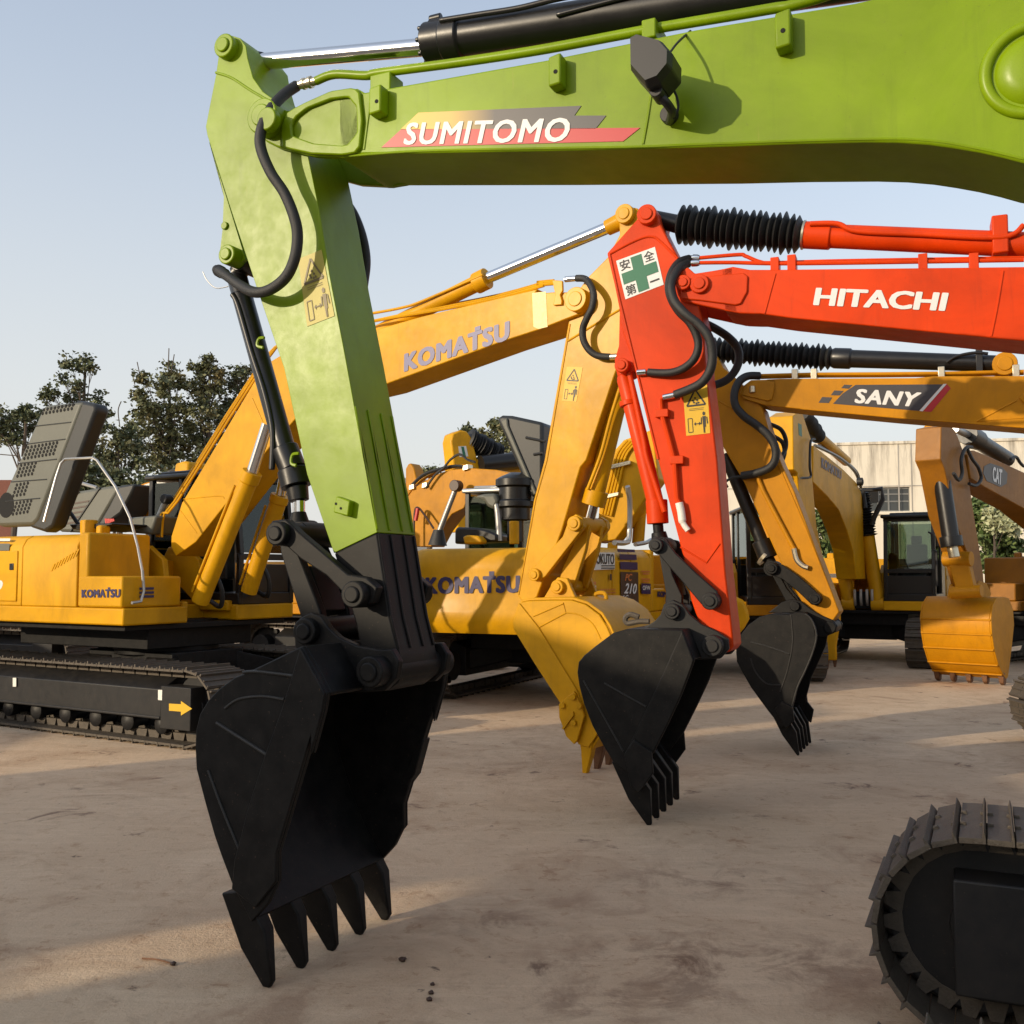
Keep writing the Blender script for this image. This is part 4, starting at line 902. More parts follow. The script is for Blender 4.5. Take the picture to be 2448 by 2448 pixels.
    # bucket cylinder
    m = MB(); a = F.w(KA((205, 690))[0]); b_ = F.w(KA((410, 1190))[0]); c = F.w(KA((450, 1290))[0]); m.cyl(a, b_, .07, n=20); m.cyl(b_, c, .10, n=20); bc = m.build('bucket_cylinder', M['blackgloss'], root, .004)
    m = MB(); m.cyl(c, F.w(KA((470, 1330))[0]), .06); m.boss(F, KA((480, 1350))[0], 0, -.12, .12, .08, ring=False); m.build('rod_eye', M['black'], bc, .004)
    m = MB(); m.cyl(F.w(KA((425, 1275))[0], 0), F.w(KA((440, 1288))[0]), .105, n=18); m.build('clamp_ring', M['fitting'], bc, 0)
    m = MB(); m.tube(hosep(F, list(zip(KA((215, 880), (205, 850), (250, 825), (300, 820)), (-.1, -.15, -.2, -.2)))), .014); m.build('hydraulic_hose', M['rubber'], bc, 0)
    m = MB()
    for o in (-.25, .2): m.pplate(F, KE((700, 430), (705, 390), (760, 370), (850, 385), (1000, 490), (1180, 650), (1220, 700), (1180, 765), (1120, 755), (1000, 640), (850, 520), (740, 480)), -.25, o, o+.05)
    for p, r in (((755, 420), .06), ((1155, 700), .06)): m.boss(F, KE(p)[0], -.27, -.3, .3, r)
    m.build('tipping_lever', B, root, .008)
    m = MB()
    for o in (-.14, .09): m.pplate(F, KE((740, 450), (820, 470), (890, 600), (990, 720), (1020, 800), (940, 840), (870, 700)), -.14, o, o+.05)
    m.build('connecting_link', B, root, .008)
    hw = .45
    back, front = side_front(F, hw, KE, ((1060, 830), (980, 822), (900, 850), (740, 840), (640, 868), (540, 940), (460, 1040), (422, 1160), (430, 1280), (480, 1380), (560, 1520), (640, 1630), (720, 1739), (850, 1900)), ((920, 1830), (940, 1739), (1000, 1500), (1080, 1330), (1140, 1190), (1165, 1060), (1140, 930), (1110, 870)))
    bk = bucket(root, F, hw, back, front, B)
    m = MB(); m.tube([F.w(p, -hw-.001) for p in KE((555, 1100), (740, 1150), (915, 1212))], .008); m.tube([F.w(p, -hw-.001) for p in KE((930, 850), (945, 1100), (900, 1350), (830, 1560))], .007); m.tube([F.w(p, -hw-.001) for p in KE((560, 1250), (600, 1370), (700, 1480), (830, 1498))], .007)
    m.tube([F.w(p, -hw-.001) for p in KE((1060, 840), (1110, 880), (1150, 960), (1165, 1060), (1130, 1200), (1060, 1370), (990, 1520), (930, 1739))], .009); m.build('weld_bead', M['bead'], bk, 0)
    m = MB(); ear = KE((720, 830), (850, 730), (930, 705), (1020, 720), (1120, 800), (1200, 850), (1320, 900), (1360, 950), (1345, 1010), (1250, 1050), (1160, 1050), (1130, 930), (1050, 835))
    for o in (-.23, .19): m.pplate(F, ear, -.23, o, o+.045)
    for p, r in (((965, 770), .05), ((1290, 965), .06)): m.boss(F, KE(p)[0], -.25, -.26, .26, r, ring=False)
    tp = F.hits(KE((1060, 835), (1160, 1050)), -hw); m.shell(F, [tp[1], tp[0]], -hw+.03, hw-.03, .03); m.build('bucket_ear', B, bk, .008)
    tz = F.hits(K9((1565, 1230), (1640, 1225), (1700, 1330), (1718, 1460), (1706, 1466), (1620, 1345)), -hw+.05)
    for o in steps(5, hw-.05): tooth(F, tz, o, .037, .012).build('tooth', B, bk, .008)
    for s in (-1, 1):
        m = MB(); sc = F.hits(K9((1580, 1190), (1620, 1150), (1680, 1180), (1690, 1260), (1640, 1310)), -hw); o = s*hw; m.plate(F, sc, min(o, o+s*.04), max(o, o+s*.04)); m.build('side_cutter', B, bk, .006)
    m = MB(); m.plate(F, F.hits(K9((1720, 1120), (1745, 1130), (1800, 1200), (1785, 1275), (1725, 1240)), hw), hw-.01, hw+.03); m.build('side_cutter', B, bk, .006)
    undercarriage(root, (7.36, 9.6), (-1, .08), rollers=False, rr=.38); upper(root, S, (-.91, .41), G)
ochre_machine()

# ================================================================== the yellow excavator on the left with its hood raised
def left_machine():
    F = Plane((1.0, 9.55), (.52, .854)); G = M['yellow']; S3 = F.O+F.d*-6.5; S = (S3.x, S3.y)
    root = thing('excavator', 'yellow excavator at left with raised grey perforated hood, handrail and yellow bucket', 'excavator', (S[0], S[1], 0), GRP)
    h = (F.d.x, F.d.y); aw, bw = .19, .24; A = -aw
    # front end
    arm_o = K8((885, 128), (850, 150), (828, 200), (835, 330), (750, 490), (610, 632), (545, 720), (490, 850), (470, 960), (300, 1932))+K7((1210, 950), (1085, 1690), (1150, 1760), (1235, 1700), (1430, 1180), (1570, 700))+K8((600, 1932), (800, 1330), (850, 1200), (900, 1100), (1040, 800), (1110, 560), (1080, 420), (1010, 250), (960, 140))
    m = MB(); m.pplate(F, arm_o, A, A, aw); arm = m.build('arm', G, root, .012)
    m = MB(); m.tube([F.w(p, A) for p in K8((470, 1085), (650, 975), (835, 865))], .012); m.tube([F.w(p, A) for p in K8((485, 965), (320, 1932))+K7((1225, 950), (1095, 1680))], .008, smooth=False); m.build('weld_bead', G, arm, 0)
    m = MB(); m.boss(F, K8((885, 192))[0], A, -.25, .25, .09); m.build('pin', G, arm, .006)
    bt = [(880, 793)]+K1((1300, 1625), (1900, 1482))+K8((230, 750), (360, 738), (520, 738), (580, 745))
    bb = K8((610, 800), (600, 850), (560, 890), (440, 935), (270, 1002), (0, 1090))+[(907, 924)]
    knee_in = [(800, 950), (750, 968), (712, 995), (690, 1020)]+K3((1780, 740), (1480, 1130), (1290, 1370))
    foot = K3((1160, 1462), (1128, 1400), (1130, 1330), (1200, 1110), (1690, 290))
    knee_out = [(640, 868), (700, 832), (790, 812)]
    m = MB(); m.pplate(F, bt+bb+knee_in+foot+knee_out, -bw, -bw, bw); boom = m.build('boom', G, root, .01)
    m = MB(); m.tube([F.w(p, -bw) for p in K3((1665, 420), (1740, 590))], .008); m.tube([F.w(p, -bw) for p in K3((1210, 1085), (1440, 1065), (1480, 1080))], .006); m.tube([F.w(p, -bw) for p in K3((1190, 1160), (1300, 1310))], .006); m.build('weld_bead', G, boom, 0)
    m = MB(); m.boss(F, K8((548, 800))[0], -bw, -.32, .3, .115); m.build('pin', G, boom, .008)
    for o, dx in ((-.18, 0), (-.10, 7), (.12, 12)):
        m = MB(); m.tube([F.w((p[0]-dx, p[1]-3), o) for p in K3((1068, 1345), (1085, 1190), (1170, 1110), (1690, 290))]+[F.w(q, o) for q in ((690, 812), (880, 770))]+[F.w((p[0], p[1]-dx*.6), o) for p in K1((1400, 1590), (1700, 1530), (1932, 1465))+K8((250, 690), (370, 678))], .016, n=6, sub=3); m.build('hydraulic_pipe', G, boom, 0)
    x, z = F.hit(K8((400, 700))[0], -.25); m = MB(); m.plate(F, F.hits(K8((362, 655), (435, 660), (438, 730), (420, 760), (432, 800), (430, 830), (370, 835), (385, 760)), -.25), -.27, -bw); m.build('hose_bracket', G, boom, .006)
    m = MB(); m.plate(F, F.hits(K8((215, 745), (312, 735), (325, 985), (262, 1000), (225, 985)), -bw), -bw-.003, -bw+.001); m.build('reflective_patch', M['reflector'], boom, 0)
    m = MB(); m.cyl(F.w(K8((450, 648))[0], -.24), F.w(K8((530, 640))[0], -.24), .028, n=12); m.build('hose_fitting', M['chrome'], boom, 0)
    m = MB(); m.tube(hosep(F, list(zip(K8((530, 640), (590, 645), (630, 690), (652, 760), (640, 850), (600, 930), (575, 1000), (580, 1080), (620, 1150), (680, 1190), (770, 1200)), (-.24, -.26, -.31, -.34, -.34, -.33, -.31, -.30, -.28, -.26, -.24)))), .033, n=10, sub=8); m.build('hydraulic_hose', M['rubber'], root, 0)
    m = MB(); m.cyl(F.w(K8((765, 1200))[0], -.24), F.w(K8((830, 1195))[0], -.24), .03, n=12); m.build('hose_fitting', M['fitting'], arm, 0)
    writing('lettering', boom, F, -bw, 'KOMATSU', [(967, 846), (1219, 766), (1219, 812), (966, 890)], M['lilac'], .062, 0, space=1.12, extra=[[(.683, 1.0), (.735, 1.0), (.735, 1.22), (.683, 1.22)]], lift=.0055)
    warning(arm, F, A, K8((462, 1268), (575, 1272), (530, 1518), (428, 1510)))
    # arm cylinder
    m = MB(); a = F.w((884, 805)); b_ = F.w((1165, 665)); d_ = (b_-a); m.cyl(a-d_*.35, b_, .085, n=20, prof=[(0, .08), (.93, .085), (.935, .11), (1, .11)])
    m.tube([F.w(p, -.10) for p in K1((1040, 1610), (1200, 1580), (1310, 1545), (1620, 1410))], .016); ac = m.build('arm_cylinder', G, root, .004)
    m = MB(); m.cyl(b_, F.w(K8((750, 282))[0]), .058, n=20); m.build('rod', M['chrome'], ac, 0)
    m = MB(); m.cyl(F.w(K8((748, 283))[0]), F.w(K8((885, 215))[0]), .075, .085, n=18); m.build('rod_eye', G, ac, .004)
    # boom cylinders
    for o, ps in ((-.42, ((1320, 1765), (1665, 905), (1765, 590))), (.42, ((1640, 1700), (1850, 1060), (1900, 800)))):
        a, b_, c = [F.w(p, o) for p in K3(*ps)]
        m = MB(); m.cyl(a, b_, .10, n=24, prof=[(0, .10), (.92, .10), (.925, .115), (1, .115)]); m.tube([a+(b_-a)*t+F.d*-.13+F.n*-.06 for t in (.08, .4, .75, .9)], .018)
        bc = m.build('boom_cylinder', G, root, .005); m = MB(); m.cyl(b_, c, .065, n=20); m.build('rod', M['chrome'], bc, 0)
        m = MB(); m.tube([a+F.d*.12+F.n*.05+Vector((0, 0, .42)), a+F.d*.22+F.n*.12+Vector((0, 0, .15)), a+F.d*.12+F.n*.2+Vector((0, 0, -.05)), a+F.d*-.1+F.n*.26+Vector((0, 0, .0))], .028); m.build('hydraulic_hose', M['rubber'], bc, 0)
    # bucket linkage
    a = F.w(K8((865, 1345))[0]); b_ = F.w(K7((1690, 900))[0]); c = F.w(K7((1665, 990))[0]); m = MB(); m.cyl(a, b_, .085, n=20); m.cyl(b_-(c-b_)*.25, c, .115, n=20); m.tube([F.w(p, -.13) for p in K8((850, 1380), (770, 1640), (700, 1900))+K7((1625, 870),)], .018)
    bc = m.build('bucket_cylinder', G, root, .004); m = MB(); m.cyl(c, F.w(K7((1640, 1090))[0]), .055); m.build('rod', M['chrome'], bc, 0)
    m = MB()
    for o in (-.28, .22): m.pplate(F, K9((388, 95), (425, 70), (462, 92), (470, 145), (440, 185), (250, 430), (200, 462), (165, 430), (165, 385), (200, 360), (350, 200)), -.28, o, o+.06)
    for p, r in (((425, 125), .07), ((195, 420), .06)): m.boss(F, K9(p)[0], -.28, -.32, .32, r)
    m.build('tipping_lever', G, root, .008)
    m = MB()
    for o in (-.16, .10): m.pplate(F, K9((455, 160), (505, 130), (480, 280), (410, 500), (330, 450), (350, 380)), -.16, o, o+.06)
    m.pplate(F, K9((450, 230), (545, 100), (520, 250), (465, 480), (400, 520), (400, 420)), .1, .1, .17)
    m.build('connecting_link', G, root, .008)
    hw = .52
    back, front = side_front(F, hw, K9, ((102, 582), (150, 572), (280, 568), (400, 568), (480, 592), (560, 650), (605, 720), (640, 800), (655, 920), (640, 1060), (600, 1220), (550, 1340), (500, 1420)), ((440, 1400), (345, 1210), (340, 1160), (200, 945), (72, 735), (66, 690)))
    bk = bucket(root, F, hw, back, front, G, bar=F.hits(K9((102, 582), (215, 722), (440, 1090), (470, 1170), (440, 1390), (345, 1210), (340, 1160), (200, 945), (72, 735), (66, 690)), -hw))
    m = MB(); m.tube([F.w(p, -hw-.001) for p in K9((180, 660), (355, 585), (370, 640), (215, 722))], .008, smooth=False); m.tube([F.w(p, -hw-.001) for p in K9((370, 640), (440, 650), (520, 700), (570, 790))], .006); m.build('weld_bead', G, bk, 0)
    m = MB()
    for o in (-.26, .21): m.pplate(F, K9((230, 572), (290, 470), (320, 435), (375, 440), (400, 500), (420, 545), (470, 575)), -.26, o, o+.05)
    for p, r in (((330, 490), .065),): m.boss(F, K9(p)[0], -.26, -.31, .31, r)
    m.boss(F, K9((130, 610))[0], -.26, -.25, .25, .07); m.build('bucket_ear', G, bk, .008)
    m = MB(); m.tube([F.w(p, 0) for p in K9((520, 565), (545, 530), (585, 525), (602, 545), (598, 580))], .02); m.build('lifting_hook', G, bk, 0)
    m = MB(); sc = F.hits(K9((342, 1165), (430, 1090), (470, 1170), (490, 1230), (450, 1370), (430, 1395), (385, 1350), (345, 1240)), -hw); m.plate(F, sc, -hw-.05, -hw-.019); sd = m.build('side_cutter', G, bk, .006)
    for p in ((430, 1122), (368, 1170), (465, 1172), (433, 1270)): m = MB(); m.boss(F, K9(p)[0], -hw, -hw-.075, -hw-.04, .028, n=8, ring=False); m.build('bolt', G, sd, .003)
    m = MB(); m.plate(F, F.hits(K9((365, 1300), (430, 1205), (435, 1225), (375, 1310)), -hw), -hw-.07, -hw-.045); m.build('rib', G, sd, .003)
    tz = F.hits(K9((455, 1330), (530, 1300), (540, 1350), (525, 1460), (490, 1590), (472, 1595), (468, 1430)), -hw+.06)
    for k, o in enumerate(steps(5, hw-.06)): tooth(F, tz, o, .06, .025).build('tooth', M['rust'] if k else G, bk, .008)
    # body
    undercarriage(root, (F.O+F.d*-6.18).to_tuple()[:2], h, half=2.5, gauge=2.45, detail=1, rr=.41, ztop=1.22); T = upper(root, S, h, G, zb=1.2, R=2.95, zh=2.22, cabz=3.1)
    # writing on tool box, model panel, arrow, rail
    P = Plane(T(0, -1.359, 0)[:2], (F.n.x, F.n.y))
    writing('lettering', root, P, 0, 'KOMATSU', K3((540, 1682), (797, 1678), (795, 1735), (541, 1736)), M['navy'], .062, 0, space=1.12, extra=[[(.683, 1.0), (.735, 1.0), (.735, 1.22), (.683, 1.22)]], lift=.006)
    P2 = Plane(T(0, -1.35, 0)[:2], (F.n.x, F.n.y))
    decal('model_panel', root, P2, -.004, K3((-200, 1430), (45, 1430), (35, 1755), (-200, 1755)), M['decaldark'])
    writing('lettering', root, P2, -.008, '0', K3((-40, 1620), (22, 1620), (20, 1690), (-42, 1690)), M['white'], .03, .2)
    decal('stripe_band', root, P2, -.004, K3((-200, 1345), (70, 1345), (66, 1362), (-200, 1362)), M['rag']); decal('stripe_band', root, P2, -.004, K3((-200, 1378), (66, 1378), (60, 1425), (-200, 1425)), M['hood'])
    m = MB()  # raised bars imitate a diagonal light and shade pattern on the side
    for k in range(9):
        x0 = P2.hits(K3((340+k*20, 1560-k*12), (362+k*20, 1510-k*12)), 0); m.plate(P2, [(x0[0][0]-.012, x0[0][1]), (x0[0][0]+.012, x0[0][1]), (x0[1][0]+.012, x0[1][1]), (x0[1][0]-.012, x0[1][1])], -.006, -.001)
    m.build('light_pattern_bar', M['yellow'], root, 0)
    fp = Plane(T(1.205, 0, 0)[:2], (-h[0], -h[1]))
    m = MB()
    for k, y in enumerate((1668, 1695, 1720)): m.plate(fp, fp.hits(K3((920, y), (1015, y-2), (1013, y+14), (920, y+16)), 0), -.006, -.001)
    m.build('stripe_label', M['navy'], root, 0)
    m = MB(); rail = K3((870, 1770), (930, 1760), (950, 1690), (940, 1560), (910, 1400), (860, 1210), (760, 1000), (640, 830), (610, 812), (430, 822), (400, 850), (370, 940), (290, 1235)); oo = [-1.0]*9+[-1.12, -1.15, -1.2, -1.3]
    m.tube([fp.w(p, -.06) for p in rail[:4]]+hosep(F, list(zip(rail, oo)))[4:], .016, n=8, smooth=False); m.build('handrail', M['galv'], root, 0)
    # raised hood
    hp = K3((280, 468), (545, 440), (235, 1255), (0, 1270)); off = -1.05
    O_ = F.hits(K3((285, 466), (548, 438), (250, 1225), (215, 1262), (0, 1268), (-60, 1240)), off)
    m = MB(); m.plate(F, O_, off, off+.18); hd = m.build('engine_hood', M['hood'], root, .05)
    m = MB(); e = F.hits(K3((540, 436), (660, 462), (670, 500), (385, 1270), (330, 1305), (225, 1270)), off+.10); m.plate(F, [(q[0], q[1]) for q in e], off+.02, off+.22); m.build('hood_rim', M['hooddark'], hd, .04)
    for (cx, cy, nx, ny) in ((290, 496, 9, 2), (185, 745, 9, 4), (140, 862, 5, 4), (112, 992, 4, 4), (110, 1112, 5, 4)):
        m = MB()
        for i in range(nx):
            for j in range(ny): m.boss(F, K3((cx+i*24-j*8, cy-i*4+j*24))[0], off, off-.004, off+.01, .022, n=8, ring=False)
        m.build('vent_grille', M['hole'], hd, 0)
    m = MB(); m.boss(F, K3((42, 1125))[0], off, off-.004, off+.01, .16, n=20, ring=False); m.build('exhaust_opening', M['hole'], hd, 0)
    m = MB()
    for a, b_ in (((225, 605), (470, 578)), ((180, 722), (432, 690)), ((125, 850), (375, 822)), ((75, 972), (310, 955)), ((35, 1100), (265, 1080))): m.tube([F.w(p, off) for p in K3(a, b_)], .008, n=6)
    m.build('hood_seam', M['hooddark'], hd, 0)
    m = MB(); m.tube([F.w(p, -.6) for p in K3((420, 1110), (550, 1300))], .025); m.build('hood_strut', M['ink'], root, 0)
    m = MB(); m.cyl(F.w(K3((588, 1320))[0], -.8), F.w(K3((588, 1225))[0], -.8), .10, n=16); m.build('filter_can', G, root, .01)
    m = MB(); m.pplate(F, K3((595, 1258), (880, 1250), (880, 1262), (700, 1300), (620, 1290)), -.5, -.8, -.2); m.build('engine_cover', M['blackgloss'], root, .02)
    m = MB(); m.pplate(F, K3((880, 1210), (1075, 1195), (1040, 1320), (900, 1310)), -.2, -.3, .3); m.build('air_box', M['hood'], root, .03)
    m = MB(); m.cyl(F.w(K3((1050, 1195))[0]), F.w(K3((1095, 1095))[0]), .035, n=12); m.build('gas_strut', M['galv'], root, 0)
    m = MB(); m.boss(F, K3((1100, 1085))[0], 0, -.06, .06, .06, ring=False); m.build('rear_mirror', M['ink'], root, .01)
    Pt = Plane(T(0, -1.225-.304, 0)[:2], (F.n.x, F.n.y)); m = MB(); m.plate(Pt, Pt.hits(KD((1303, 650), (1395, 655), (1395, 630), (1480, 690), (1395, 742), (1395, 712), (1303, 705)), 0), -.004, -.001); m.build('yellow_arrow', M['warn'], root, 0)
    for q in (((100, 452), (126, 452), (126, 520), (100, 520)), ((1218, 545), (1250, 545), (1248, 625), (1218, 622))): decal('white_label', root, Pt, 0, KD(*q), M['rag'])
left_machine()

# ================================================================== the yellow excavator seen from behind
def rear_machine():
    G = M['yellow']; h = Vector((.40, .917, 0)).normalized(); S = (.72, 15.85)
    root = thing('excavator', 'yellow excavator seen from behind with large dark blue lettering across its counterweight', 'excavator', (S[0], S[1], 0), GRP)
    undercarriage(root, S, (h.x, h.y), half=2.1, rollers=False)
    T = upper(root, S, (h.x, h.y), G, zb=1.0, R=2.62, zh=2.13, cabz=3.12, roof='galv')
    R = Plane(T(-2.62, 0, 0)[:2], (h.x, h.y))
    writing('lettering', root, R, 0, 'KOMATSU', K7((378, 1545), (1105, 1530), (1105, 1665), (376, 1676)), M['navy'], .062, 0, space=1.12, extra=[[(.683, 1.0), (.735, 1.0), (.735, 1.26), (.683, 1.26)]], lift=.0055)
    P = Plane(T(0, -1.363, 0)[:2], (-h.y, h.x)); o = -.012
    decal('shop_sticker', root, P, o, KG((130, 440), (200, 430), (195, 640), (120, 640)), M['rag'])
    decal('shop_sticker', root, P, o, KG((215, 425), (535, 430), (540, 668), (245, 680)), M['rag'])
    writing('sticker_lettering', root, P, o-.003, 'SOKUTO', KG((222, 440), (530, 448), (528, 600), (240, 595)), M['ink'], .03, 0)
    for q in (((345, 612), (538, 612), (538, 628), (345, 628)), ((345, 645), (538, 645), (538, 661), (345, 661))): decal('sticker_line', root, P, o-.004, KG(*q), M['ink'])
    for q in (((570, 378), (825, 385), (832, 425), (585, 420)), ((605, 450), (850, 458), (858, 535), (615, 530)), ((618, 560), (866, 570), (870, 678), (622, 670))): decal('stripe_band', root, P, o, KG(*q), M['navy'])
    decal('model_panel', root, P, o, KG((622, 705), (878, 712), (884, 1150), (628, 1110)), M['brown'])
    writing('lettering', root, P, o-.004, 'PC', KG((690, 735), (790, 735), (786, 840), (684, 836)), M['orangepaint'], .03, .2)
    writing('lettering', root, P, o-.004, '210', KG((690, 870), (858, 878), (850, 1025), (668, 1020)), M['white'], .03, .15)
    writing('lettering', root, P, o-.004, 'LC', KG((660, 1040), (735, 1042), (722, 1110), (648, 1108)), M['white'], .03, .15)
    decal('small_sticker', root, P, o, KG((925, 872), (1058, 878), (1058, 1028), (928, 1022)), M['navy'])
    writing('sticker_lettering', root, P, o-.004, 'OFW', KG((940, 905), (1048, 905), (1048, 970), (940, 970)), M['rag'], .02)
    decal('small_sticker', root, P, o, KG((120, 850), (268, 850), (268, 890), (128, 888)), M['orangepaint']); decal('small_sticker', root, P, o, KG((140, 900), (270, 905), (270, 1040), (180, 1035)), M['rag'])
    writing('sticker_lettering', root, P, o-.004, 'JC', KG((160, 915), (265, 920), (262, 1025), (180, 1020)), M['navy'], .04)
    m = MB()
    for k in range(3):
        for i in range(8): x, y = 330+i*29, 950+k*45; m.plate(P, P.hits(KG((x, y), (x+18, y+1), (x+18, y+22), (x, y+21)), o), o-.003, o-.001)
    m.build('faint_print', M['orangepaint'], root, 0)
    m = MB()
    for y in (690, 800): m.plate(P, P.hits(KG((930, y), (1045, y+4), (1045, y+24), (930, y+20)), o), o-.003, o-.001); m.plate(P, P.hits(KG((945, y+35), (1035, y+38), (1035, y+56), (945, y+53)), o), o-.003, o-.001)
    m.build('faint_print', M['orangepaint'], root, 0)
    decal('door_latch', root, P, o, KG((470, 738), (495, 738), (495, 830), (470, 828)), M['brown'])
    Pb = Plane(T(1.205, -1.35, 0)[:2], (-h.y, h.x))
    writing('lettering', root, P, -.002, 'KOMATSU', KG((1155, 985), (1420, 990), (1420, 1080), (1155, 1070)), M['navy'], .07)
    Pr = Plane(T(-1.0, 0, 0)[:2], (h.x, h.y))
    # open hood standing up at the right rear, engine things, rail, exhaust, mirror
    m = MB(); hd = K7((975, 340), (1015, 315), (1090, 318), (1330, 370), (1330, 960), (1220, 915), (1150, 740), (1040, 480)); m.pplate(Pr, hd, 0, -.25, .25); ho = m.build('engine_hood', M['hooddark'], root, .05)
    m = MB(); m.pplate(Pr, K7((962, 348), (1010, 318), (1018, 380), (1240, 900), (1215, 918)), -.26, -.29, -.24); m.build('hood_rim', M['hood'], ho, .02)
    for a, b_ in (((1150, 470), (1300, 500)), ((1210, 600), (1280, 590))): m = MB(); m.tube([Pr.w(p, -.26) for p in K7(a, b_)], .02); m.build('hood_seam', M['ink'], ho, 0)
    Pm = Plane(T(-1.5, 0, 0)[:2], (h.x, h.y))
    m = MB(); m.pplate(Pm, K7((600, 1180), (620, 1158), (780, 1165), (860, 1185), (925, 1215), (925, 1270), (600, 1290)), 0, 0, .5); m.build('engine_cover', M['blackgloss'], root, .03)
    m = MB(); m.pplate(Pm, K7((685, 1235), (720, 1222), (800, 1228), (835, 1265), (825, 1290), (700, 1290)), -.1, -.2, 0); m.build('filler_box', M['yellow'], root, .03)
    m = MB(); m.tube([Pm.w(p, .1) for p in K7((945, 1265), (940, 1130), (925, 1000), (885, 930))], .045, n=10, smooth=True); m.build('mirror_arm', M['galv'], root, 0)
    m = MB(); m.pplate(Pm, K7((760, 925), (830, 905), (920, 900), (950, 960), (915, 1030), (860, 1000), (830, 955)), .1, .05, .22); m.build('mirror', M['hood'], root, .05)
    c = Pm.w(K7((1070, 1270))[0], .3); m = MB(); m.cyl(c, c+Vector((0, 0, 1.0)), .2, n=24, prof=[(0, .12), (.3, .12), (.31, .22), (.48, .22), (.50, .28), (.58, .28), (.6, .24), (.78, .24), (.80, .29), (.9, .29), (.94, .22), (1, .08)]); m.build('air_cleaner', M['blackgloss'], root, .005)
    c = Pm.w(K7((1060, 1290))[0], -.2); m = MB(); m.cyl(c, c+Vector((0, 0, .32)), .07); m.build('breather', M['yellow'], root, .01)
    m = MB(); m.tube([P.w(p, .25) for p in K9((650, 235), (715, 235), (735, 200), (738, 0), (725, -90))], .04, n=8); m.tube([P.w(p, .32) for p in K9((770, 245), (830, 235), (860, 220))], .035, n=8); m.build('handrail', M['galv'], root, 0)
    # boom rising behind, half hidden by the orange red arm
    B = Plane(T(0, -.1, 0)[:2], (-h.y, h.x))
    sz = [(.1, 1.7), (.6, 1.65), (1.6, 2.6), (2.9, 3.75), (3.6, 4.0), (5.6, 3.55), (5.9, 3.75), (5.6, 4.05), (3.5, 4.75), (2.6, 4.55), (1.4, 3.4), (.2, 2.1)]
    Bk = Plane(T(1.0, -.3, 0)[:2], (h.x, h.y))
    m = MB(); m.pplate(Bk, K7((1720, 1285), (1750, 950), (1760, 800), (1850, 590), (1932, 500), (2150, 420), (2200, 800), (1990, 1100), (1870, 1260)), 0, -.2, .25); bm_ = m.build('boom', G, root, .02)
    for k in range(4):
        m = MB(); m.tube([Bk.w((p[0]+k*7, p[1]+k*1.5), -.24) for p in K7((1735, 1060), (1800, 800), (1850, 600), (1932, 490))], .022, n=6); m.build('hydraulic_pipe', G, bm_, 0)
    for p in ((1880, 690), (1790, 930)): x, z = Bk.hit(K7(p)[0], -.24); m = MB(); m.plate(Bk, [(x-.17, z-.05), (x+.17, z+.02), (x+.17, z+.08), (x-.17, z+.02)], -.28, -.2); m.build('pipe_clamp', M['fitting'], bm_, .008)
    m = MB(); m.cyl(Bk.w(K9((785, 240))[0], .3), Bk.w(K9((800, 30))[0], .3), .10); m.build('boom_cylinder', M['yellow'], root, 0)
rear_machine()

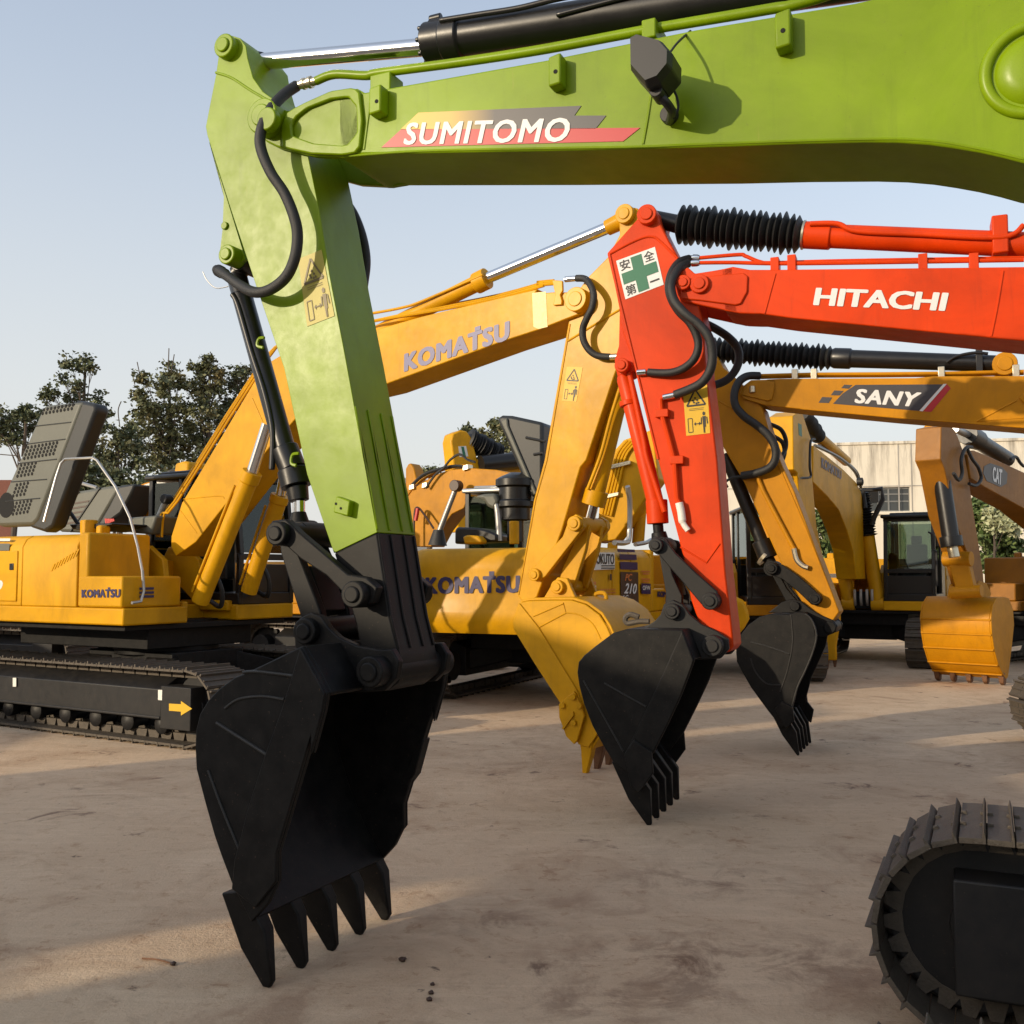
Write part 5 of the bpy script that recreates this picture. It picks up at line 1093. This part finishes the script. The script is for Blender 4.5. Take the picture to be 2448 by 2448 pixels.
# ================================================================== front-facing machines at the right
def facing_machine():
    G = M['yellow']; h = Vector((-.475, -.88, 0)).normalized(); S = (7.6, 21.6)
    root = thing('excavator', 'yellow excavator facing the camera with black cab and black ribbed boom cylinder sleeves', 'excavator', (S[0], S[1], 0), GRP)
    undercarriage(root, S, (h.x, h.y), half=2.25, rollers=False)
    T = upper(root, S, (h.x, h.y), G, zb=1.05, zh=2.1, cabz=2.98)
    F = Plane((5.3, 17.35), (-.88, .475))
    m = MB(); ar = KA((625, 443), (640, 450), (690, 600), (700, 860), (722, 1100), (800, 1480), (830, 1600), (790, 1640), (740, 1560), (640, 1100), (620, 900), (612, 800), (590, 780), (585, 470))
    m.pplate(F, ar, 0, -.02, .36); arm = m.build('arm', G, root, .015)
    m = MB(); m.pplate(F, KA((575, 780), (575, 830), (600, 840), (605, 1050), (585, 1000)), .1, .06, .28); m.build('bucket_cylinder', G, root, .01)
    m = MB(); m.pplate(F, KA((705, 640), (770, 690), (880, 780), (950, 850), (980, 905), (1015, 1080), (1050, 1320), (1040, 1412), (955, 1412), (935, 1250), (900, 1130), (850, 1010), (790, 940), (702, 852)), .0, -.02, .36); boom = m.build('boom', G, root, .015)
    writing('lettering', boom, F, -.022, 'KOMATSU', KA((755, 705), (872, 785), (872, 838), (756, 768)), M['navy'], .06, 0)
    m = MB(); m.tube([F.w(p, .1) for p in KA((720, 640), (860, 710), (950, 790), (985, 880))], .03, n=6); m.tube([F.w(p, .2) for p in KA((740, 640), (880, 720), (960, 790), (980, 850))], .025, n=6); m.build('hydraulic_pipe', M['blackgloss'], boom, 0)
    m = MB(); m.boss(F, KA((960, 850))[0], 0, -.12, -.01, .08); m.build('work_light', M['ink'], boom, .01)
    m = MB(); m.cyl(F.w(KA((740, 590))[0], .2), F.w(KA((900, 730))[0], .2), .10, n=16); ac = m.build('arm_cylinder', G, root, .005)
    bellows(F.w(KA((650, 455))[0], .2), F.w(KA((740, 590))[0], .2), .10, .135, 12).build('bellows', M['rubber'], ac, 0, 20)
    m = MB(); m.tube([F.w(p, -.1) for p in KA((720, 605), (695, 620), (690, 760), (695, 820), (640, 828))], .02, n=6); m.build('hydraulic_hose', M['rubber'], root, 0)
    sgn = KA((622, 510), (642, 520), (645, 590), (626, 580)); decal('safety_sign', arm, F, -.02, sgn, M['signgreen'])
    Q = Plane(T(1.0, 0, 0)[:2], (-h.x, -h.y))
    for ps, nb in ((((815, 945), (855, 1165), (915, 1555)), 15), (((985, 915), (1025, 1165), (1085, 1555)), 17)):
        a, b_, c = [Q.w(p) for p in KA(*ps)]
        m = MB(); m.cyl(b_, c, .135, n=18); bc = m.build('boom_cylinder', G, root, .005)
        bellows(a, b_, .13, .19, nb).build('bellows', M['rubber'], bc, 0, 20)
        m = MB(); m.cyl(c+F.d*-.0-T(0, .12, 0)+T(0, 0, 0), c+T(0, .12, 0)-T(0, 0, 0), .15, n=16); m.build('cylinder_foot', G, bc, .005)
    for k, u in enumerate((950, 985, 1020, 1050)):
        m = MB(); a = Q.w(KA((u, 1470))[0], -.12); m.tube([a, a+Vector((0, 0, -.2)), Q.w(KA((u+4, 1560))[0], -.05)], .03, n=6); m.build('hydraulic_hose', M['galv'], root, 0)
    m = MB(); m.pplate(Q, KA((940, 1482), (1060, 1482), (1062, 1580), (942, 1580)), -.02, -.03, .05); m.build('swivel_opening', M['hole'], root, 0)
    decal('white_label', root, Q, -.25, KA((770, 1380), (865, 1380), (865, 1404), (770, 1402)), M['rag']); 
    # bucket half hidden behind the ochre machine's black bucket
    F2 = Plane((5.1, 17.35), (-.83, .55)); m = MB()
    bk = F2; b = KA((640, 1600), (750, 1545), (865, 1545), (870, 1640), (845, 1800), (850, 1880), (740, 1880), (680, 1800))
    Wd = Plane((5.15, 17.4), (-h.x*.0+.3, .95)); m.pplate(Wd, b, 0, -.05, .5); bb = m.build('bucket', M['yellow'], root, .03)
    for px in ((735, 1880), (790, 1888), (835, 1875)):
        m = MB(); tz = Wd.hits(KA((px[0]-16, px[1]-20), (px[0]+16, px[1]-20), (px[0]+7, px[1]+45), (px[0]-6, px[1]+45)), 0); tooth(Wd, tz, .04, .07, .03).build('tooth', M['rust'], bb, .005)
    # cab extras
    m = MB(); C_ = Plane(T(1.5, 0, 0)[:2], (-h.x, -h.y)); m.tube([C_.w(p) for p in KA((1375, 1140), (1395, 1150), (1400, 1240), (1420, 1250), (1425, 1450))], .025, n=6, smooth=False); m.build('grab_rail', M['ink'], root, 0)
    m = MB(); m.pplate(C_, KA((1415, 1160), (1455, 1160), (1458, 1225), (1418, 1225)), 0, -.04, .04); m.build('mirror', M['ink'], root, .02)
    Lr = Plane(T(1.2, 0, 0)[:2], (-h.x, -h.y)); m = MB()
    m.tube([Lr.w(p) for p in KA((1010, 1000), (1000, 900), (1105, 890), (1112, 950), (1060, 1060), (1050, 1100))], .05, n=8, smooth=False); m.build('mirror_frame', M['ink'], root, .0)
facing_machine()

def dusty_machine():
    G = M['rusty']; h = Vector((-.70, -.714, 0)).normalized(); S = (11.1, 20.6)
    root = thing('excavator', 'dusty brown yellow excavator at right whose bucket shows its ribbed rounded back', 'excavator', (S[0], S[1], 0), GRP)
    undercarriage(root, S, (h.x, h.y), half=2.1, rollers=False); T = upper(root, S, (h.x, h.y), G, zb=1.05, zh=2.1)
    F = Plane((7.45, 16.8), (-.714, .70)); aw = .20
    m = MB(); m.pplate(F, KA((1450, 530), (1500, 520), (1535, 560), (1580, 680), (1605, 800), (1625, 950), (1690, 1360), (1700, 1470), (1660, 1480), (1610, 1290), (1520, 1040), (1470, 780), (1445, 720)), -aw, -aw, aw); arm = m.build('arm', G, root, .015)
    fc = Plane((7.45-.66, 16.8-.68), (.70, .714)); 
    m = MB(); m.pplate(fc, KA((1345, 530), (1380, 512), (1450, 525), (1462, 700), (1448, 745), (1385, 740), (1372, 640)), 0, -.02, .35); cv = m.build('arm_nose', M['ochre'], root, .03)
    for a, b_ in (((1392, 575), (1400, 730)), ((1440, 575), (1446, 735))): m = MB(); m.tube([fc.w(p, -.04) for p in KA(a, b_)], .035, n=6); m.build('rib', M['ochre'], cv, 0)
    m = MB(); m.pplate(F, KA((1600, 690), (1640, 668), (1720, 700), (1927, 795), (2100, 900), (2300, 1150), (2330, 1330), (2230, 1330), (2080, 1130), (1927, 1005), (1700, 880), (1620, 830)), -.22, -.22, .22); boom = m.build('boom', G, root, .015)
    m = MB(); sz = F.hits(KA((1690, 800), (1695, 760), (1730, 742), (1800, 765), (1830, 800), (1825, 860), (1790, 880), (1710, 845)), -.22); m.plate(F, sz, -.226, -.222); m.build('boom_decal', M['decaldark'], boom, 0, 0)
    writing('lettering', boom, F, -.225, 'CAT', KA((1744, 760), (1800, 778), (1796, 872), (1744, 845)), M['white'], .05, 0, lift=.0055)
    dk = M['brown']
    m = MB(); m.cyl(fc.w(KA((1440, 760))[0], -.16), fc.w(KA((1505, 1180))[0], -.16), .13, n=18); m.cyl(fc.w(KA((1503, 1165))[0], -.16), fc.w(KA((1512, 1225))[0], -.16), .17, n=18); bc = m.build('bucket_cylinder', M['blackgloss'], root, .005)
    m = MB(); m.cyl(fc.w(KA((1512, 1225))[0], -.16), fc.w(KA((1525, 1285))[0], -.16), .08); m.build('rod', M['fitting'], bc, 0)
    m = MB(); m.tube([fc.w(p, -.2) for p in KA((1405, 860), (1370, 800), (1385, 790), (1410, 850), (1440, 1000), (1480, 1190))], .03, n=6); m.build('hydraulic_pipe', M['brown'], bc, 0)
    m = MB(); m.cyl(F.w(KA((1530, 545))[0]), F.w(KA((1620, 585))[0]), .06, n=12); ac0 = m
    m = MB(); m.cyl(F.w(KA((1610, 580))[0]), F.w(KA((1830, 720))[0]), .14, n=16); m.cyl(F.w(KA((1600, 575))[0]), F.w(KA((1660, 610))[0]), .17, n=16); ac = m.build('arm_cylinder', M['blackgloss'], root, .005); ac0.build('rod', M['galv'], ac, 0)
    for pts in (((1625, 650), (1590, 655), (1565, 720), (1570, 800), (1550, 840), (1520, 800)), ((1600, 660), (1630, 720), (1665, 770), (1680, 830), (1650, 870), (1610, 860)), ((1850, 720), (1880, 705), (1905, 740), (1925, 760))):
        m = MB(); m.tube([F.w(p, -.3) for p in KA(*pts)], .028, n=6); m.build('hydraulic_hose', M['rubber'], root, 0)
    # linkage in front of the arm, bucket with its back to the camera
    Lk = Plane((6.95, 16.35), (.70, .714))
    m = MB(); m.cyl(Lk.w(KA((1465, 1295))[0]), Lk.w(KA((1625, 1295))[0]), .12, n=16); m.build('link_pin', M['ochre'], root, .01)
    m = MB(); m.pplate(Lk, KA((1492, 1300), (1610, 1300), (1632, 1400), (1650, 1475), (1545, 1490), (1520, 1400)), 0, -.06, .10); m.build('connecting_link', M['ochre'], root, .02)
    m = MB(); m.cyl(Lk.w(KA((1505, 1490))[0]), Lk.w(KA((1685, 1480))[0]), .1, n=16); m.build('link_pin', M['ochre'], root, .01)
    # the bucket: profile in the boom plane, spread along its width
    B = Plane((7.45, 16.8), (.70, .714)); right = Vector((.714, -.70, 0))
    w0 = B.w(KA((1325, 1600))[0]); 
    prof = [(0.05, 1.40), (-.28, 1.40), (-.48, 1.28), (-.56, 1.08), (-.54, .82), (-.46, .58), (-.30, .34), (-.12, .18), (.02, .10)]
    Fb = Plane((7.45, 16.8), (-.714, .70)); hw = .56
    front = [(.10, .12), (.30, .55), (.45, .95), (.42, 1.20), (.25, 1.38)]
    bk = bucket(root, Fb, hw, prof, front, M['ochre'], th=.03)
    m = MB()
    for z0, z1, s0, s1 in ((.82, .80, -.565, -.562),): pass
    for a in ((-.562, 1.05), (-.548, .82), (-.475, .58), (-.315, .335), (-.14, .175)):
        m.tube([Fb.pt(a, -hw+.01), Fb.pt(a, hw-.01)], .016, n=6)
    m.build('wear_strip', M['ochre'], bk, 0)
    m = MB()
    for s in (-.22, .17): m.plate(Fb, [(-.30, 1.38), (-.20, 1.58), (-.05, 1.66), (.25, 1.62), (.45, 1.45), (.30, 1.30)], s, s+.05)
    m.build('bucket_ear', M['ochre'], bk, .01)
    for o in steps(5, hw-.05): tooth(Fb, [(-.10, .22), (.05, .16), (.06, .02), (.0, .0), (-.06, .04)], o, .055, .03).build('tooth', M['rust'], bk, .008)
dusty_machine()

def cab_machine():
    G = M['yellow']; h = Vector((-.06, -1, 0)).normalized(); S = (3.75, 18.9)
    root = thing('excavator', 'excavator with dark cab half hidden between the orange red arm and the ochre arm', 'excavator', (S[0], S[1], 0), GRP)
    undercarriage(root, S, (h.x, h.y), half=2.2, rollers=False); T = upper(root, S, (h.x, h.y), M['ochre'], zb=1.05, zh=2.1, cabz=3.0)
    F = Plane((3.9, 17.0), (.45, .89)); m = MB(); m.pplate(F, KA((360, 1040), (500, 1080), (580, 1380), (520, 1420), (420, 1250)), 0, -.2, .2); m.build('boom', M['ochre'], root, .02)
    F = Plane((3.2, 16.2), (.2, .98)); m = MB(); m.pplate(F, KE((330, 700), (430, 685), (490, 715), (530, 800), (545, 880), (500, 960), (440, 1030), (330, 1050)), 0, -.3, .3); m.build('bucket', M['yellow'], root, .05)
cab_machine()

# ================================================================== machines half hidden in the second row
def arc_machine():
    G = M['ochre']; F = Plane((-2.2, 19), (.5, .86)); S3 = F.O+F.d*-.3
    root = thing('excavator', 'ochre excavator whose arched boom with pipes rises between the green arm and the black hood', 'excavator', (S3.x, S3.y, 0), GRP)
    undercarriage(root, (S3.x, S3.y), (F.d.x, F.d.y), rollers=False); upper(root, (S3.x-.3, S3.y+.2), (F.d.x, F.d.y), G, cabin=False, zh=2.0)
    m = MB(); m.pplate(F, K7((270, 1310), (215, 1100), (230, 960), (300, 850), (420, 775), (560, 718), (720, 705), (920, 718), (1150, 770), (1300, 800), (1300, 880), (1050, 850), (910, 880), (820, 930), (700, 1000), (580, 1060), (490, 1180), (420, 1310)), -.22, -.22, .22); boom = m.build('boom', G, root, .015)
    for k in range(4):
        m = MB(); m.tube([F.w((p[0]+k*6, p[1]+k*7-4), -.1+.05*k) for p in K7((195, 1000), (290, 860), (420, 770), (580, 712), (740, 698))], .025, n=6); m.build('hydraulic_pipe', G, boom, 0)
    m = MB(); m.tube([F.w(p, -.2) for p in K7((270, 840), (360, 760), (480, 715), (600, 690), (700, 700))], .03, n=6); m.build('hydraulic_hose', M['rubber'], boom, 0)
    m = MB(); m.tube([F.w(p, -.3) for p in K7((380, 860), (450, 760), (520, 700), (570, 640), (640, 600), (700, 640), (760, 660))], .022, n=6); m.build('hydraulic_hose', M['rubber'], boom, 0)
    for p in ((285, 855), (385, 840), (700, 705)): x, z = F.hit(K7(p)[0], -.2); m = MB(); m.plate(F, [(x-.06, z-.05), (x+.06, z-.03), (x+.05, z+.06), (x-.05, z+.04)], -.27, -.1); m.build('pipe_clamp', M['fitting'], boom, .008)
    m = MB(); m.cyl(F.w(K7((485, 1190))[0], -.5), F.w(K7((612, 860))[0], -.5), .05, n=12); st = m.build('gas_strut', M['galv'], root, 0)
    m = MB(); m.boss(F, K7((615, 842))[0], -.5, -.58, -.42, .10, ring=False); m.build('strut_head', M['brown'], st, .01)
    m = MB(); a = F.w(K7((470, 1300))[0], -.5); m.cyl(a, F.w(K7((478, 1180))[0], -.5), .17, .09, n=14); m.build('rubber_boot', M['rubber'], st, 0)
    m = MB(); m.tube([F.w(p, -.4) for p in K7((290, 1320), (292, 1060), (320, 1010), (380, 1080), (440, 1170))], .02, n=6); m.build('cable', M['brown'], root, 0)
    m = MB(); m.tube([F.w(p, -.42) for p in K7((318, 1015), (312, 1060), (302, 1110))], .035, n=8); m.build('red_sleeve', M['warmred'], root, 0)
    m = MB(); m.pplate(F, K7((150, 700), (170, 662), (190, 655), (215, 690), (240, 800), (255, 860), (230, 930), (150, 930)), 0, .3, .6); m.build('arm', G, root, .02)
arc_machine()
def back_machine():
    G = M['yellow']; F = Plane((-2.6, 25), (-.5, .86)); S = (.8, 28.6)
    root = thing('excavator', 'yellow excavator far behind the arched boom, small green sign on its folded arm', 'excavator', (S[0], S[1], 0), GRP)
    undercarriage(root, S, (-.75, -.66), rollers=False); upper(root, S, (-.75, -.66), G, cabin=False, zh=2.0)
    m = MB(); m.pplate(F, K7((545, 505), (560, 445), (620, 420), (670, 428), (705, 480), (735, 590), (760, 680), (820, 900), (850, 1010), (850, 1200), (600, 1200), (580, 1000), (560, 640)), 0, -.2, .3); arm = m.build('arm', G, root, .04)
    decal('safety_sign', arm, F, -.2, K7((630, 538), (690, 535), (706, 615), (640, 620)), M['white'])
    decal('green_cross', arm, F, -.206, K7((652, 540), (672, 540), (690, 620), (668, 620)), M['signgreen'])
    bellows(F.w(K7((700, 478))[0]), F.w(K7((945, 610))[0]), .22, .29, 14).build('bellows', M['rubber'], root, 0, 20)
    m = MB(); m.cyl(F.w(K7((800, 675))[0], -.3), F.w(K7((1300, 625))[0], -.3), .22, n=16); m.build('arm_cylinder', M['blackgloss'], root, 0)
    m = MB(); m.pplate(F, K7((740, 640), (800, 650), (1000, 690), (1300, 720), (1300, 800), (900, 750), (760, 690)), 0, -.2, .25); m.build('boom', G, root, .03)
back_machine()
def far_left_machine():
    G = M['ochre']; F = Plane((-6.0, 17), (.45, .89)); S3 = F.O+F.d*-2.2
    root = thing('excavator', 'ochre excavator behind the left one, grey raised hood and arched boom just showing', 'excavator', (S3.x, S3.y, 0), GRP)
    undercarriage(root, (S3.x, S3.y), (F.d.x, F.d.y), rollers=False); upper(root, (S3.x, S3.y), (F.d.x, F.d.y), G, cabin=False, zh=2.1)
    m = MB(); m.pplate(F, K3((740, 1260), (790, 1170), (840, 1090), (920, 1025), (1010, 985), (1120, 960), (1240, 955), (1330, 950), (1330, 1040), (1200, 1130), (1050, 1300), (760, 1300)), 0, -.2, .25); b = m.build('boom', G, root, .02)
    for k in range(3): m = MB(); m.tube([F.w((p[0], p[1]+k*5), -.2) for p in K3((780, 1175), (850, 1070), (950, 1000), (1120, 955))], .02, n=6); m.build('hydraulic_pipe', M['rag'], b, 0)
    m = MB(); m.tube([F.w(p, -.1) for p in K3((900, 1090), (960, 1020), (1060, 960), (1110, 905), (1170, 895), (1240, 925))], .02, n=6); m.build('hydraulic_hose', M['rubber'], b, 0)
    m = MB(); m.pplate(F, K3((1230, 960), (1245, 860), (1300, 845), (1335, 850), (1330, 960)), 0, -.3, .2); m.build('arm_end', M['yellow'], root, .04)
    Hh = K3((440, 1045), (720, 998), (790, 1000), (720, 1130), (640, 1265), (545, 1305), (380, 1300)); m = MB(); m.pplate(F, Hh, -.8, -.8, -.3); hd = m.build('engine_hood', M['hood'], root, .05)
    m = MB(); m.pplate(F, K3((785, 996), (890, 984), (870, 1050), (800, 1180), (690, 1262), (640, 1262), (720, 1125)), -.78, -.79, -.25); m.build('hood_rim', M['hooddark'], hd, .04)
    m = MB()
    for j in range(5): m.plate(F, F.hits(K3((480-j*18, 1110+j*34), (590-j*18, 1092+j*34), (584-j*18, 1104+j*34), (474-j*18, 1122+j*34)), -.8), -.806, -.79)
    m.build('vent_slot', M['brown'], hd, 0)
    m = MB()
    for j in range(6): m.plate(F, F.hits(K3((690+j*10, 1215+j), (698+j*10, 1212), (704+j*10, 1250-j*4), (696+j*10, 1252-j*4)), -.8), -.80, -.785)
    m.build('red_mark', M['warmred'], hd, 0)
    for a, b_ in (((520, 1035), (390, 1250)), ((660, 1010), (465, 1300))): m = MB(); m.tube([F.w(p, -.8) for p in K3(a, b_)], .02, n=6); m.build('hood_seam', M['hooddark'], hd, 0)
    m = MB(); m.tube([F.w(p, -.6) for p in K3((485, 965), (640, 1010))], .03, n=6); m.build('rail', M['galv'], root, 0)
far_left_machine()

# ================================================================== trees, shrubs, litter
def leaves(m, P, sizes, flat=.35):
    n = len(P); d1 = RNG.normal(size=(n, 3)); d1[:, 2] *= .6; d1 /= np.linalg.norm(d1, axis=1)[:, None]
    d2 = np.cross(d1, RNG.normal(size=(n, 3))); d2 /= np.linalg.norm(d2, axis=1)[:, None]
    s = sizes[:, None]
    A = P-d1*s*.5; B = P+d2*s*.30; C = P+d1*s*.5; D = P-d2*s*.30
    V = np.stack([A, B, C, D], 1).reshape(-1, 3); return V
def plant(name, label, cat, group, Y, base, clumps, mat, dens=1.0, size=.22, trunk=.16, depth=1.0, bare=(), sub=9):
    """clumps: (u, v, radius px) of foliage seen in the photo, placed in a crown of real depth round distance Y"""
    k = Y/2448.; B = at(base[0], base[1], Y); B.z = 0
    root = thing(name, label, cat, B, group)
    V = []; tops = []
    for (u, v, r) in clumps:
        c = at(u, v, Y+RNG.normal()*depth*r*k*.8); R = r*k; tops.append((c, R))
        ns = int(sub+R*6)
        for _ in range(ns):
            d = RNG.normal(size=3); d /= np.linalg.norm(d); q = np.array(c)+d*R*RNG.uniform(.15, .95)**.6*np.array([1, depth, 1])
            nn = int(dens*RNG.uniform(38, 90)*max(R, .4)); sp = RNG.uniform(.18, .38)*max(R, .5)
            pts = q+RNG.normal(size=(nn, 3))*sp*np.array([1, 1, .62]); V.append(leaves(None, pts, RNG.uniform(.5, 1.1, nn)*size))
    V = np.concatenate(V)-np.array(B); n = len(V)//4
    me = bpy.data.meshes.new('crown'); me.from_pydata(V.tolist(), [], np.arange(n*4).reshape(-1, 4).tolist()); me.materials.append(mat)
    o = bpy.data.objects.new('crown', me); COL.objects.link(o); o.parent = root
    top = max(tops, key=lambda t: t[0].z)[0]
    m = MB(); mid = [B.lerp(top, t)+Vector((RNG.normal()*.1, RNG.normal()*.15, 0)) for t in (.25, .5, .75)]
    m.tube([B]+mid+[top], [trunk, trunk*.8, trunk*.6, trunk*.4, trunk*.15], n=8)
    for c, R in tops:
        t = min(.85, max(.18, (c.z-B.z)/(top.z-B.z)-.22)); s0 = B.lerp(top, t)
        m.tube([s0, s0.lerp(c, .5)+Vector((0, 0, .12*R)), c], [trunk*.22, trunk*.12, trunk*.04], n=6, sub=4)
        for _ in range(4):
            d = Vector(RNG.normal(size=3)).normalized(); m.tube([s0.lerp(c, .7), c+d*R*.7], trunk*.045, n=4)
    for pts in bare: m.tube([at(u, v, Y) for u, v in pts], trunk*.14, n=5)
    m.build('trunk', M['bark'], root, 0)
    return root
TG = 'trees behind the yard'
def cl(K, *c, k=.36232): return [(*K((a, b))[0], r*k) for a, b, r in c]
plant('tree', 'spreading dark tree at the far left edge of the photo', 'tree', TG, 44, K3((60, 1000))[0], cl(K3, (60, 560, 95), (175, 510, 85), (10, 640, 90), (225, 590, 90), (110, 690, 60), (-60, 560, 100)), M['leaf'], .9, .24, bare=[K3((130, 820), (60, 700), (0, 660)), K3((120, 800), (0, 790))])
plant('tree', 'tall sparse tree with a bare stem and tufted top, behind the raised grey hood', 'tree', TG, 46, K3((560, 1000))[0], cl(K3, (470, 185, 75), (565, 190, 70), (420, 290, 48), (520, 335, 36), (340, 380, 55), (480, 410, 75), (300, 420, 40), (640, 430, 70), (690, 520, 60), (650, 600, 75), (560, 560, 60), (600, 220, 36)), M['leaf'], .75, .22)
plant('tree', 'low bushy tree between the tall sparse tree and the dense clump', 'tree', TG, 43, K3((820, 1000))[0], cl(K3, (800, 640, 90), (760, 750, 110), (850, 720, 90), (640, 760, 85), (900, 820, 90), (700, 870, 95)), M['leaf'], .95, .24, bare=[K3((790, 600), (780, 500), (800, 440))])
plant('tree', 'first tall tree of the dense clump, with bare twigs sticking up', 'tree', TG, 45, K3((1130, 1000))[0], cl(K3, (930, 400, 60), (950, 290, 45), (980, 480, 95), (1080, 350, 85), (1115, 230, 50), (1180, 310, 60), (1060, 560, 120), (1160, 480, 95), (950, 620, 100), (1100, 700, 120), (1000, 780, 110), (1180, 640, 90), (1120, 850, 100)), M['leaf2'], 1.0, .24, bare=[K3((930, 300), (905, 180)), K3((1110, 240), (1115, 90)), K3((890, 330), (870, 250)), K3((1130, 250), (1150, 130))])
plant('tree', 'tallest rounded tree in the middle of the dense clump', 'tree', TG, 46, K3((1370, 1000))[0], cl(K3, (1385, 180, 48), (1330, 255, 80), (1425, 275, 70), (1290, 380, 85), (1400, 410, 100), (1330, 510, 110), (1450, 540, 85), (1285, 650, 110), (1380, 700, 120), (1270, 800, 110), (1370, 830, 100)), M['leaf2'], 1.05, .24)
plant('tree', 'slimmer tree at the right end of the dense clump, beside the black cylinder', 'tree', TG, 47, K3((1540, 1000))[0], cl(K3, (1560, 250, 60), (1625, 245, 50), (1540, 340, 60), (1605, 350, 70), (1520, 450, 70), (1585, 460, 70), (1500, 560, 85), (1480, 700, 90)), M['leaf'], .9, .23)
plant('tree', 'round olive tree behind the dark upright hood in the middle', 'tree', TG, 44, K7((960, 1000))[0], cl(K7, (850, 450, 85), (935, 370, 50), (1000, 490, 110), (890, 560, 90), (1010, 380, 60), k=.31056), M['leaf2'], 1.0, .24)
plant('tree', 'small loose tree top behind the folded arm with green sign', 'tree', TG, 46, K7((740, 1000))[0], cl(K7, (740, 415, 45), (700, 430, 40), (760, 520, 60), (730, 600, 60), k=.31056), M['leaf'], .9, .22)
plant('tree', 'tuft of a tree over the arched boom pipes', 'tree', TG, 48, K7((400, 1000))[0], cl(K7, (405, 725, 28), (365, 745, 20), (435, 735, 18), k=.31056), M['leaf'], .9, .2)
SG = 'shrubs along the yard edge'
for lab, c in (('dark shrub below the tall sparse tree', (560, 950, 120)), ('dark shrub below the low bushy tree', (770, 960, 115)), ('dark shrub below the dense clump of trees', (990, 960, 115)), ('dark shrub beside the steep yellow boom', (1170, 950, 105))):
    plant('shrub', lab, 'shrub', SG, 38, K3((c[0], 1100))[0], cl(K3, c, (c[0]-70, c[1]+60, 90), (c[0]+70, c[1]+60, 90), (c[0], c[1]+190, 120)), M['leaf'], 1.0, .24, trunk=.08)
plant('shrub', 'leafy green shrub in front of the warehouse left of the facing boom', 'shrub', SG, 27.5, KA((775, 1330))[0], cl(KA, (770, 1050, 62), (750, 1110, 55), (790, 1150, 55), (780, 1230, 60), (800, 1320, 70), k=.41411), M['leaf3'], 1.4, .18, trunk=.07)
plant('tree', 'bright leafed small tree with pale tufts behind the dusty arm at right', 'tree', TG, 26, KA((1745, 1400))[0], cl(KA, (1680, 990, 55), (1660, 1060, 55), (1720, 1080, 65), (1700, 1180, 65), (1790, 1180, 60), (1830, 1130, 50), (1800, 1260, 70), (1700, 1290, 70), (1850, 1230, 50), k=.41411), M['leaf3'], 1.4, .19, trunk=.07)
plant('tree', 'small tree with pale green leaves beside the bright leafed one at right', 'tree', TG, 25, KA((1780, 1400))[0], cl(KA, (1750, 1035, 34), (1800, 1050, 42), (1825, 1090, 30), (1770, 1110, 30), k=.41411), M['leaf_pale'], 1.0, .17, trunk=.05)
# things lying on the ground
a = ground(340, 2291, .006); b_ = ground(412, 2303, .006)
m = MB(); m.tube([a, a.lerp(b_, .5)+Vector((0, .004, .004)), b_], .004, n=6); tw = m.build('twig', M['rust'], None, 0, 38, origin=a); tag(tw, 'short thin twig lying on the lit patch of ground left of the black teeth', 'twig')
for (u, v, r, lab) in ((414, 2303, .014, 'dark red berry at the end of the twig on the ground'), (962, 2293, .017, 'dark pebble on the ground right of the big bucket teeth'), (1034, 2352, .010, 'farthest and smallest of the dark pebbles in a row at bottom centre'), (1031, 2372, .012, 'middle one of the dark pebbles in a row at bottom centre'), (1027, 2388, .013, 'nearest one of the dark pebbles in a row at bottom centre')):
    c = ground(u, v, r*.6); bm = bmesh.new(); bmesh.ops.create_icosphere(bm, subdivisions=2, radius=r)
    for q in bm.verts: q.co *= 1+.22*math.sin(q.co.x*400+q.co.y*310); q.co.z *= .65
    nm = 'berry' if 'berry' in lab else 'pebble'; me = bpy.data.meshes.new(nm); bm.to_mesh(me); bm.free(); me.shade_smooth(); me.materials.append(M['brown']); o = bpy.data.objects.new(nm, me); COL.objects.link(o); o.location = c
    tag(o, lab, nm, None if nm == 'berry' else 'pebbles on the yard')
# tidy
for o in list(bpy.data.objects):
    if '_o' in o: del o['_o']
